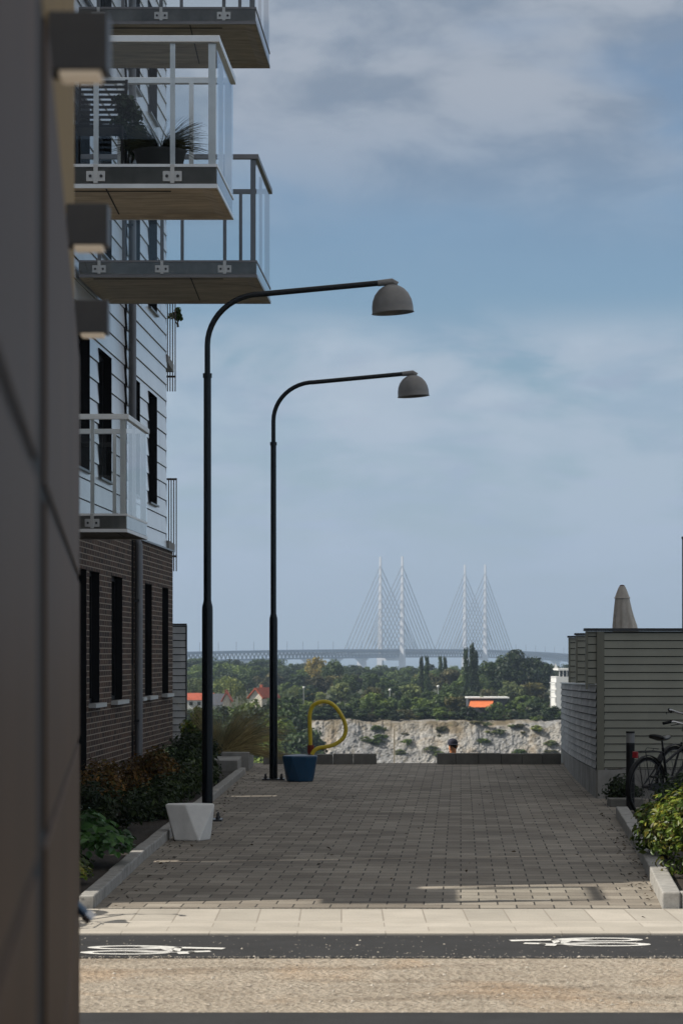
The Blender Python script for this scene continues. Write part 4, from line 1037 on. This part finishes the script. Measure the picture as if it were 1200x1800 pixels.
# thin pale mast on the lower terrace
r = empty('wooden_post', (P(693, 1340, 62).x, 62, -1.6), 'thin pale wooden post before the quarry face, right of the shorter low wall', 'post')
MB().box(P(691.6, 0, 62).x, P(694, 0, 62).x, 62, 62.03, -1.65, EYE - (1281 - HOR) * 62 / FOC).build('post', pm('pale_weathered_wood', (.40, .35, .28), .8, 0, .2, 12), r)

# ------------------------------------------------------------------ quarry face
def cliff():
    b = MB(); x0, x1, dx = -60, 80, .27; z0, z1, dz = -24.0, -8.9, .22
    nx_ = int((x1 - x0) / dx); nz_ = int((z1 - z0) / dz)
    for j in range(nz_ + 1):
        for i in range(nx_ + 1):
            x = x0 + i * dx; t = j / nz_; z = z0 + (z1 - z0) * t
            ridge = noise.fractal(Vector((x * .08, 0, z * .05)), 1.0, 2.0, 4) * .9
            rough = noise.fractal(Vector((x * 1.3, 3.3, z * 1.1)), .6, 2.2, 5) * .38
            crag = abs(noise.noise(Vector((x * .5, 7, z * .12)))) * .6
            y = 453 - (1 - t) * 17.0 + ridge + rough - crag
            lip = noise.fractal(Vector((x * .22, 1.5, 0)), .8, 2.0, 5) * 1.0 - .15
            b.v.append((x, y, z + lip * t ** 3))
    n = nx_ + 1
    for j in range(nz_):
        for i in range(nx_):
            a = j * n + i; b.f.append((a, a + 1, a + 1 + n, a + n)); b.sm.append(False)
    base = len(b.v)
    for i in range(nx_ + 1):                              # turf lip running back from the edge
        x, y, z = b.v[nz_ * n + i]; b.v.append((x, 462, -8.7))
    for i in range(nx_): b.f.append((nz_ * n + i, nz_ * n + i + 1, base + i + 1, base + i)); b.sm.append(False)
    b.build('quarry_face', M_cliff, kind='structure')
cliff()

# ------------------------------------------------------------------ trees
def crown_mesh(b, rx, ry, h0, h1, n, size, seed, lobes=26, shape='round'):
    rr = random.Random(seed); lb = []
    for i in range(lobes):
        t = rr.random(); d = rdir(rr)
        if shape == 'poplar': q = Vector((d.x * rx * .5, d.y * ry * .5, h0 + (h1 - h0) * (i + .5) / lobes)); rad = rx * (.85 * (1 - i / lobes) ** .55 + .10)
        else:
            k = rr.uniform(.45, .85); q = Vector((d.x * rx * k, d.y * ry * k, (h0 + h1) / 2 + d.z * (h1 - h0) / 2 * k)); rad = rr.uniform(.20, .38) * min(rx, (h1 - h0) / 2)
            if shape == 'willow': q.z += .1
        lb.append((q, rad))
    for i in range(n):
        q, rad = lb[rr.randrange(lobes)]; d = rdir(rr); p = q + Vector((d.x, d.y, d.z * (1.6 if shape == 'poplar' else .85))) * rad * (rr.random() ** .35) * 1.15
        leaf_shape(b, p, size * rr.uniform(.6, 1.4), d + rdir(rr) * .8 + Vector((0, 0, .3)), rr.uniform(0, 6.3), .2, .8)
def make_tree(name, kind, mat, seed, label, group, cat='tree'):
    r = empty(name, (0, 0, 0), label, cat, group); b = MB(); t = MB()
    if kind == 'poplar':
        crown_mesh(b, .16, .16, .08, 1.0, 1700, .05, seed, 26, 'poplar'); t.tube([(0, 0, 0), (.01, 0, .5), (0, 0, .9)], [.02, .012, .004], 6)
    elif kind == 'bush':
        crown_mesh(b, .62, .55, .02, 1.0, 2300, .085, seed, 22); t.tube([(0, 0, 0), (.02, 0, .5)], [.03, .015], 6)
    elif kind == 'willow':
        rr = random.Random(seed)
        for k in range(150):
            a = rr.uniform(0, 6.28); ra = .42 * rr.random() ** .5; x, y = ra * math.cos(a), ra * math.sin(a); zt = .98 - .9 * ra * ra / .5; ln = rr.uniform(.25, .6)
            for m in range(22):
                f = m / 22; leaf_shape(b, (x * (1 + .12 * f) + rr.gauss(0, .012), y * (1 + .12 * f), zt - ln * f), .05 * rr.uniform(.7, 1.3), rdir(rr), rr.uniform(0, 6), .2, .5)
        t.tube([(0, 0, 0), (.03, 0, .3), (0, 0, .7)], [.04, .03, .01], 6)
    else:
        w = .50 if kind == 'round' else .62
        crown_mesh(b, w, w * .9, .12, 1.04, 3600, .058, seed, 30)
        t.tube([(0, 0, -.05), (.01, 0, .2), (0, .01, .45)], [.035, .027, .015], 7)
        for k in range(5):
            a = k * 1.3 + seed; t.tube([(0, 0, .25), (.18 * math.cos(a), .18 * math.sin(a), .5), (.33 * math.cos(a), .33 * math.sin(a), .72)], [.014, .009, .003], 5)
    t.build('trunk', M_bark, r, local=True); b.build('crown', mat, r, local=True)
    return r
GL = 'trees in the wood beyond the quarry'
protos = {}
def tree(kind, mat, px, top, Y, wide=1.0, label=None, name='tree', group=GL, base=None, v=0, cat='tree'):
    key = (kind, mat.name, v % 3 if kind in ('round', 'wide', 'bush') else 0)
    x = (px - 600) * Y / FOC; zb = terrain_h(x, Y) - .1 if base is None else base
    h = (EYE - (top - HOR) * Y / FOC) - zb
    if key not in protos:
        o = make_tree(name, kind, mat, hash_seed(key), label, group, cat); protos[key] = o
    else: o = copy_tree(protos[key]); o.name = name
    o.location = (x, Y, zb); o.scale = (h * wide, h * wide, h); o.rotation_euler = (0, 0, (px * 37 % 100) / 100 * 6.28)
    if not label and group == GL:
        colr = {'dark_green_leaves': 'dark green', 'mid_green_leaves': 'mid green', 'pale_green_leaves': 'pale green', 'olive_brown_leaves': 'olive brown'}[mat.name]
        rowt = 'on the skyline' if Y > 1000 else 'in the second belt' if Y > 860 else 'in the third belt' if Y > 745 else 'in the mid wood' if Y > 640 else 'in the near wood' if Y > 550 else 'just behind the rim bushes'
        zn = [(350, 'left of the nearer lamp'), (400, 'right of the nearer lamp'), (440, 'left of the cream gabled house'), (475, 'above the cream gabled house'), (512, 'right of the farther lamp'), (550, 'left of the yellow loop'), (600, 'above the yellow loop'), (640, 'right of the yellow loop'), (675, 'below the first pylon'), (715, 'below the second pylon'),
              (760, 'below the left pair of poplars'), (800, 'below the middle poplars'), (840, 'below the tallest poplars'), (880, 'above the orange roof'), (930, 'below the big domed tree'), (1100, 'left of the white modern building')]
        label = colr + ' tree ' + rowt + ', ' + next(t for p, t in zn if px < p)
    if not label and name == 'rim_bush':
        cat = 'bush'; colr = ('taller ' if top < 1249 else 'lower ') + {'dark': 'dark green', 'mid': 'mid green', 'olive': 'olive brown'}[mat.name.split('_')[0]]
        zn = [(545, 'at the left end above the grey scree'), (600, 'seen through the yellow loop'), (640, 'just right of the yellow loop'), (680, 'left of the pale post'), (720, 'above the pale post'), (760, 'above the gap between the low walls'), (800, 'above the person'), (850, 'below the orange roof'), (900, 'below the white roof edge'), (950, 'near the right end'), (1100, 'beside the boarded wall')]
        label = colr + ' bush on the quarry rim, ' + next(t for p, t in zn if px < p)
    o['label'] = label or LAB[mat.name]; o['category'] = cat
    if group: o['group'] = group
    elif 'group' in o: del o['group']
    return o
def hash_seed(k): return sum(ord(c) for c in str(k)) % 1000
LAB = {'dark_green_leaves': 'dark green broadleaf tree in the wood beyond the quarry', 'mid_green_leaves': 'mid green broadleaf tree in the wood beyond the quarry',
       'pale_green_leaves': 'pale green leafy tree in the wood beyond the quarry', 'olive_brown_leaves': 'olive brown leafy tree in the wood beyond the quarry'}
rr = random.Random(42)
def row(pxa, pxb, step, Y, dY, topf, dtop, mats, wide=(1.0, 1.5), kind='round', base=None, group=GL, labf=None, name='broadleaf_tree'):
    px = pxa; i = 0
    while px < pxb:
        m = rr.choice(mats); yy = Y + rr.uniform(-dY, dY)
        k = kind if kind != 'mix' else rr.choice(['round', 'wide', 'round'])
        tree(k, m, px, topf(px) + rr.uniform(-dtop, dtop), yy, rr.uniform(*wide), None if not labf else labf(m), name, group, base, v=i)
        px += step * rr.uniform(.7, 1.3); i += 1
# far belt
row(235, 1010, 21, 1080, 50, lambda p: 1159 if p < 490 else 1168 if p < 620 else 1170, 2.5, [L_dark, L_mid, L_dark], (1.1, 1.7), 'mix')
row(240, 1010, 24, 930, 40, lambda p: 1172 if p < 490 else 1176, 4, [L_dark, L_dark, L_mid], (1.1, 1.7), 'mix')
row(240, 1010, 30, 800, 40, lambda p: 1184, 7, [L_dark, L_mid, L_olive], (1.0, 1.5), 'mix')
row(560, 1000, 32, 690, 30, lambda p: 1189 - (10 if 740 < p < 860 else 0), 9, [L_dark, L_mid, L_dark, L_olive, L_mid], (1.0, 1.4), 'mix')
row(240, 560, 30, 690, 30, lambda p: 1203, 6, [L_mid, L_dark], (1.0, 1.5), 'mix')
row(500, 1000, 32, 590, 25, lambda p: 1206, 10, [L_dark, L_mid, L_olive, L_dark, L_pale], (1.0, 1.4), 'mix')
row(500, 1000, 22, 500, 16, lambda p: 1228 - (6 if 640 < p < 820 else 0), 6, [L_dark, L_mid, L_olive, L_mid], (1.0, 1.5), 'bush')
row(515, 1000, 12, 461.5, 2.3, lambda p: 1249, 7, [L_mid, L_dark, L_olive, L_dark], (1.3, 2.2), 'bush', group='bushes along the rim of the quarry', labf=lambda m, p=0: None, name='rim_bush')
# distinct trees
tree('wide', L_dark, 913, 1145, 640, .95, 'big dark domed tree right of the right hand pylon', 'broadleaf_tree', None, v=1)
tree('wide', L_dark, 882, 1154, 650, .95, 'dark round tree just left of the big domed tree', 'broadleaf_tree', None, v=2)
tree('wide', L_dark, 943, 1157, 655, .9, 'dark round tree at the right flank of the big domed tree', 'broadleaf_tree', None, v=0)
tree('wide', L_mid, 588, 1164, 760, .85, 'tall mid green tree left of the left hand pylons', 'broadleaf_tree', None, v=1)
tree('wide', L_olive, 655, 1205, 570, .9, 'olive toned round tree in the middle of the wood', 'broadleaf_tree', None, v=2)
tree('wide', L_yel, 556, 1156, 880, .8, 'tree with yellow top on the skyline below the bridge deck', 'broadleaf_tree', None, v=1)
tree('wide', L_yel, 540, 1212, 620, .9, 'small orange and yellow tree left of the yellow loop', 'broadleaf_tree', None, v=1)
tree('wide', L_mid, 653, 1226, 472, .95, 'bright mid green tree on the quarry rim below the left hand pylons', 'broadleaf_tree', None, v=0)
PG = 'poplars rising from the wood'
for px, tp, Y, w, lab in ((740, 1157, 660, .42, 'poplar of the left pair, left one, below the middle of the bridge'), (750, 1156, 668, .42, 'poplar of the left pair, right one, below the middle of the bridge'),
                          (774, 1156, 700, .42, 'poplar of the middle pair, left one'), (782, 1157, 706, .42, 'poplar of the middle pair, right one'),
                          (819, 1142, 640, .42, 'left poplar of the tallest group, at the left leg of the right pylon'), (829, 1134, 645, .42, 'tallest poplar, in the middle of the group left of the right pylon'), (836, 1146, 650, .42, 'right poplar of the tallest group')):
    tree('poplar', L_dark, px, tp, Y, w, lab, 'poplar', PG)
for px, tp, Y, lab in ((342, 1192, 560, 'pale weeping willow right of the pale boarded screen'), (398, 1187, 580, 'pale weeping willow just right of the nearer lamp post'), (517, 1206, 600, 'light green willow right of the farther lamp post')):
    tree('willow', L_pale, px, tp, Y, 1.35, lab, 'willow', None)
for i, (px, tp, Y, m) in enumerate(((385, 1244, 430, L_dark), (425, 1240, 450, L_mid), (455, 1243, 440, L_mid), (487, 1226, 425, L_dark), (505, 1240, 418, L_dark), (478, 1262, 400, L_mid), (515, 1262, 405, L_dark), (440, 1262, 395, L_dark), (400, 1256, 400, L_dark), (360, 1250, 410, L_mid), (335, 1252, 405, L_dark), (496, 1292, 385, L_dark), (460, 1296, 380, L_mid), (512, 1305, 390, L_dark))):
    tree('wide', m, px, tp, Y, 1.0, ('dark' if m is L_dark else 'mid') + ' green tree on the left quarry slope, ' + ('lowest, ' if tp > 1280 else 'middle height, ' if tp > 1245 else 'upper edge, ') + ('left of the nearer lamp' if px < 360 else 'between lamp and tall grass' if px < 410 else 'behind the tall grass' if px < 470 else 'at the farther lamp' if px < 500 else 'right of the farther lamp'), 'broadleaf_tree', 'trees on the left slope of the quarry', base=EYE - (tp - HOR) * Y / FOC - 10, v=i)
for i, (px, py, w_, lab) in enumerate(((667, 1292, .8, 'dark bush on the face inside the yellow loop, right side'), (545, 1293, .6, 'small dark bush on the grey scree left of the yellow loop'), (702, 1318, .6, 'small bush on the face right of the pale post'), (847, 1300, 1.5, 'widest bush hanging on the quarry face'), (775, 1278, 1.4, 'green bush hanging below the rim above the person'),
                                      (944, 1276, 1.0, 'bush just below the rim near the right end of the face'), (912, 1318, .8, 'dark bush low on the face behind the longer low wall'), (968, 1318, 1.2, 'dark bush at the right foot of the face by the boarded wall'), (757, 1312, .7, 'small bush on the face left of the person'), (715, 1300, .5, 'tiny bush on the face above the gap between the walls'))):
    zc = EYE - (py + 10 - HOR) * 442 / FOC; Y = 453 - (1 - (zc + 24) / 15.1) * 17 + .2; x = (px - 600) * Y / FOC
    o = tree('bush', (L_mid, L_olive, L_pale)[i % 3], px, py - 1 * w_, Y, 2.0, lab, 'cliff_bush', None, base=zc - .3, v=i, cat='bush')
rr = random.Random(77)
for i in range(26):
    px = rr.uniform(560, 985); py = rr.choice([rr.uniform(1272, 1290), rr.uniform(1285, 1335)]); zc = EYE - (py - HOR) * 442 / FOC; Y = 453 - (1 - (zc + 24) / 15.1) * 17 + .1
    h = rr.uniform(3, 9)
    tree('bush', rr.choice([L_mid, L_olive, L_pale]), px, py - h, Y, rr.uniform(1.2, 2.6), 'low scrub tuft growing on the pale quarry face', 'scrub_tuft', 'scrub tufts on the quarry face', base=zc - .4, v=i, cat='shrub')
# ------------------------------------------------------------------ far houses
def house(name, px0, px1, eave, ridge, foot, Y, wall, roofm, label, gable=False, depth=8):
    k = Y / FOC; x0 = (px0 - 600) * k; x1 = (px1 - 600) * k; z = lambda py: EYE - (py - HOR) * k
    r = empty(name, ((x0 + x1) / 2, Y, z(foot)), label, 'house'); b = MB(); b.box(x0, x1, Y, Y + depth, z(foot), z(eave)); xm = (x0 + x1) / 2
    if gable:
        b.add([(x0, Y, z(eave)), (x1, Y, z(eave)), (xm, Y, z(ridge))], [(0, 1, 2)]); b.build('wall', wall, r)
        o = .35; f = MB()
        for s, xa in ((-1, x0 - o), (1, x1 + o)):
            f.hexa([(xa, Y - .4, z(eave) - .25), (xm, Y - .4, z(ridge) + .02), (xm, Y + depth, z(ridge) + .02), (xa, Y + depth, z(eave) - .25), (xa, Y - .4, z(eave)), (xm, Y - .4, z(ridge) + .28), (xm, Y + depth, z(ridge) + .28), (xa, Y + depth, z(eave))])
        rf = f.build('roof', roofm, r)
    else:
        b.build('wall', wall, r); f = MB(); o = .3
        f.add([(x0 - o, Y - o, z(eave)), (x1 + o, Y - o, z(eave)), (x1 + o, Y + depth / 2, z(ridge)), (x0 - o, Y + depth / 2, z(ridge)), (x0 - o, Y + depth + o, z(eave)), (x1 + o, Y + depth + o, z(eave))], [(0, 1, 2, 3), (3, 2, 5, 4), (0, 3, 4), (1, 5, 2)])
        rf = f.build('roof', roofm, r)
    return r, rf, z, x0, x1
M_rwall = pm('cream_render', (.62, .57, .48), .8, 0, .06, .5); M_wwall = pm('white_render', (.68, .68, .66), .8, 0, .05, .5)
M_rtile = pm('red_roof_tiles', (.36, .075, .035), .8, 0, .15, 1.2); M_otile = pm('orange_roof_tiles', (.62, .16, .05), .8, 0, .12, 1); M_slate = pm('slate_roof', (.06, .065, .08), .7, 0, .15, 1)
M_wgl = pm('house_window', (.02, .025, .03), .1)
a, rf, z, x0, x1 = house('house', 438, 461, 1226, 1212, 1245, 475, M_rwall, M_rtile, 'cream gabled house with red roof between the two lamp posts', True, 7)
a.rotation_euler = (0, 0, R(-22))
MB().box(x0 + .5, x0 + .95, 478, 478.5, z(1214), z(1204)).build('chimney', pm('red_brick_chimney', (.25, .07, .04), .8), rf)
MB().box(x0 + .95, x0 + 1.35, 474.93, 474.99, z(1237), z(1230)).build('window', M_wgl, a)
a, rf, z, x0, x1 = house('house', 325, 372, 1231, 1219, 1246, 505, M_wwall, M_rtile, 'white house with a long red roof left of the nearer lamp post')
for k in range(3): MB().box(x0 + .8 + k * 1.4, x0 + 1.4 + k * 1.4, 504.93, 504.99, z(1240), z(1234)).build('window', M_wgl, a)
a, rf, z, x0, x1 = house('house', 372, 400, 1240, 1220, 1248, 500, M_wwall, M_slate, 'house with a dark slate roof just right of the nearer lamp post')
MB().box(x1 - .6, x1 - .1, 503, 503.6, z(1226), z(1213)).build('chimney', pm('red_brick_chimney', (.25, .07, .04), .8), rf)
a, rf, z, x0, x1 = house('house', 392, 404, 1232, 1218, 1248, 478, M_rwall, M_rtile, 'small gabled house with a red roof right of the dark slate roof', True, 6)
# orange roofed pavilion with a white flat roof edge, white modern building at right
k = 495 / FOC; r = empty('flat_roofed_house', ((858 - 600) * k, 495, -9), 'low building with a white roof edge and an orange lower roof among the trees', 'building')
z = lambda py, Y=495: EYE - (py - HOR) * Y / FOC; X_ = lambda px, Y=495: (px - 600) * Y / FOC
MB().box(X_(823), X_(893), 496, 504, z(1262), z(1229)).build('wall', M_slate, r)
MB().box(X_(821), X_(895), 495, 505, z(1228), z(1226)).build('roof', M_wwall, r)
MB().add([(X_(827), 495.6, z(1231)), (X_(868), 495.6, z(1231)), (X_(862), 492.6, z(1243)), (X_(822), 492.6, z(1243))], [(3, 2, 1, 0)]).build('lower_roof', M_otile, r)
r = empty('modern_building', (X_(990, 480), 480, -9), 'white flat roofed modern building at the left edge of the boarded wall', 'building')
Xm = lambda p: X_(p, 480); zm = lambda p: z(p, 480)
MB().box(Xm(977), Xm(1040), 480, 492, -9.5, zm(1190)).build('wall', M_wwall, r)
MB().box(Xm(983), Xm(1040), 481, 492, zm(1190) + .01, zm(1179)).build('window_band', M_wgl, r)
for p in (983, 989.5, 996): MB().box(Xm(p), Xm(p) + .12, 480.9, 481, zm(1190) + .01, zm(1179)).build('mullion', M_wwall, r)
MB().box(Xm(981), Xm(1040), 480.5, 492, zm(1179) + .01, zm(1175.5)).build('roof', M_wwall, r)
MB().add([(Xm(977), 484, zm(1175)), (Xm(983), 484, zm(1175)), (Xm(979), 484, zm(1166))], [(0, 1, 2)]).add([(Xm(977), 484.3, zm(1175)), (Xm(983), 484.3, zm(1175)), (Xm(979), 484.3, zm(1166))], [(2, 1, 0)]).build('roof_fin', M_wwall, r)
for p in (1201, 1214, 1227):
    MB().box(Xm(967), Xm(977) - .02, 480, 482, zm(p), zm(p) + .12).build('terrace', M_wwall, r)
    MB().box(Xm(967), Xm(977) - .02, 480, 480.06, zm(p) + .9, zm(p) + 1.0).build('terrace_rail', M_wwall, r)
MB().box(Xm(967), Xm(967) + .12, 480.2, 480.4, -9.5, zm(1199)).build('column', M_wwall, r)
# white street lamps among the trees
for px, py, Y, lab in ((535, 1208, 600, 'tiny white globe lamp left of the yellow tree in the wood'), (515, 1241, 470, 'tiny white globe lamp low at the left of the yellow loop'), (766, 1206, 560, 'tiny white globe lamp below the left pair of poplars'), (683, 1212, 560, 'tiny white lamp post in the middle of the wood')):
    c = P(px, py, Y); r = empty('path_lamp', (c.x, Y - 12, c.z - 5), lab, 'street lamp'); c.y -= 12
    MB().tube([(c.x, c.y, c.z - 6), c], .06, 6).build('post', M_whitemetal, r); MB().lathe(c, [(.01, .3), (.22, .18), (.26, 0), (.18, -.16), (.01, -.2)], 10).build('globe', M_wwall, r)

# ------------------------------------------------------------------ bridge
def bridge():
    Y1, Y2 = 4400.0, 4790.0
    A = Vector((87.5 / FOC * Y1, Y1, 0)); B = Vector((234.5 / FOC * Y2, Y2, 0)); u = (B - A).normalized(); nrm = Vector((u.y, -u.x, 0))
    SEA = -50; mid = (B - A).length / 2; C = (A + B) / 2
    r = empty('cable_stayed_bridge', (C.x, C.y, SEA), 'long pale cable stayed bridge with two pairs of pylons across the sea', 'bridge')
    def zd(s): return 9.9 - (5e-6 if s < 20 else 1.5e-5) * (s - 20) ** 2
    def pt(s, w, z):
        bend = -2.2e-5 * max(0, -s - 400) ** 2 * .5
        return C + u * s + nrm * (w + bend) + Vector((0, 0, z))
    HW = 13
    ST = 14; ss = list(range(-1500, 1301, ST))
    dk = MB(); tr = MB(); lo = MB()
    for s in ss[:-1]:
        t = s + ST; a, b_ = zd(s), zd(t)
        dk.hexa([pt(s, HW, a - 3.6), pt(s, -HW, a - 3.6), pt(t, -HW, b_ - 3.6), pt(t, HW, b_ - 3.6), pt(s, HW, a), pt(s, -HW, a), pt(t, -HW, b_), pt(t, HW, b_)])
        lo.hexa([pt(s, HW - 3, a - 13.4), pt(s, 3 - HW, a - 13.4), pt(t, 3 - HW, b_ - 13.4), pt(t, HW - 3, b_ - 13.4), pt(s, HW - 3, a - 11.2), pt(s, 3 - HW, a - 11.2), pt(t, 3 - HW, b_ - 11.2), pt(t, HW - 3, b_ - 11.2)])
        for w in (HW - 4, 4 - HW):
            tr.bar(pt(s, w, a - 1.8), pt(s + ST / 2, w, (a + b_) / 2 - 11.2), .85); tr.bar(pt(s + ST / 2, w, (a + b_) / 2 - 11.2), pt(t, w, b_ - 1.8), .85)
    d = dk.build('deck', M_btruss, r); lo.build('lower_deck', M_btruss, r); tr.build('truss', M_btruss, r)
    ml = MB()
    for s in range(-1480, 1300, 60): ml.bar(pt(s, 0, zd(s)), pt(s, 0, zd(s) + 12), .35)
    ml.build('lamp_masts', M_btruss, d)
    ZT1, ZT2 = 153.0, 152.5
    for s0, zt in ((-mid, ZT1), (mid, ZT2)):
        for w in (-18.0, 18.0):
            b = MB(); prof = [(SEA, 4.6, 5.4), (-6, 4.2, 5.0), (8, 3.1, 3.8), (100, 2.1, 2.6), (zt, 1.3, 1.7)]; vs = []; fs = []
            for z_, a, c in prof: vs += [pt(s0 - a, w + c * .8, z_), pt(s0 - a, w - c * .8, z_), pt(s0 + a, w - c * .8, z_), pt(s0 + a, w + c * .8, z_)]
            for i in range(len(prof) - 1):
                for j in range(4): fs.append((i * 4 + j, i * 4 + (j + 1) % 4, i * 4 + 4 + (j + 1) % 4, i * 4 + 4 + j))
            fs.append((16, 17, 18, 19)); b.add(vs, fs); py = b.build('pylon', M_bconc, r)
            cb = MB()
            for k in range(1, 11):
                zz = 9 + (zt - 14 - 9) * k / 10; e = 16.5 * k
                for sg in (-1, 1): cb.bar(pt(s0, w, zz), pt(s0 + sg * e, w * .85, zd(s0 + sg * e) - 1), .56)
            cb.build('cables', M_cable, py)
        MB().hexa([pt(s0 - 4, 18, -8), pt(s0 - 4, -18, -8), pt(s0 + 4, -18, -8), pt(s0 + 4, 18, -8), pt(s0 - 4, 18, -4), pt(s0 - 4, -18, -4), pt(s0 + 4, -18, -4), pt(s0 + 4, 18, -4)]).build('crossbeam', M_bconc, r)
    for s in list(range(-1440, -300, 110)) + list(range(360, 1260, 110)):
        z_ = zd(s) - 13.4
        MB().hexa([pt(s - 5, 8, SEA), pt(s - 5, -8, SEA), pt(s + 5, -8, SEA), pt(s + 5, 8, SEA), pt(s - 3.2, 6, z_ - 4), pt(s - 3.2, -6, z_ - 4), pt(s + 3.2, -6, z_ - 4), pt(s + 3.2, 6, z_ - 4)]).hexa(
            [pt(s - 3.2, 6, z_ - 4), pt(s - 3.2, -6, z_ - 4), pt(s + 3.2, -6, z_ - 4), pt(s + 3.2, 6, z_ - 4), pt(s - 4.5, 11, z_), pt(s - 4.5, -11, z_), pt(s + 4.5, -11, z_), pt(s + 4.5, 11, z_)]).build('pier', M_bconc, r)
bridge()

# ------------------------------------------------------------------ haze
def haze():
    m, nt, N, L, b = base_mat('haze_air'); N.remove(b)
    v = N.new('ShaderNodeVolumePrincipled'); v.inputs['Color'].default_value = (.62, .79, 1.0, 1); v.inputs['Density'].default_value = HAZE
    v.inputs['Anisotropy'].default_value = 0.2
    L.new(v.outputs[0], N['Material Output'].inputs['Volume'])
    MB().box(-10000, 10000, -80, 41500, -62, 165).build('haze', m, kind='stuff', label='pale blue sea haze')
HAZE = 1.35e-4
haze()
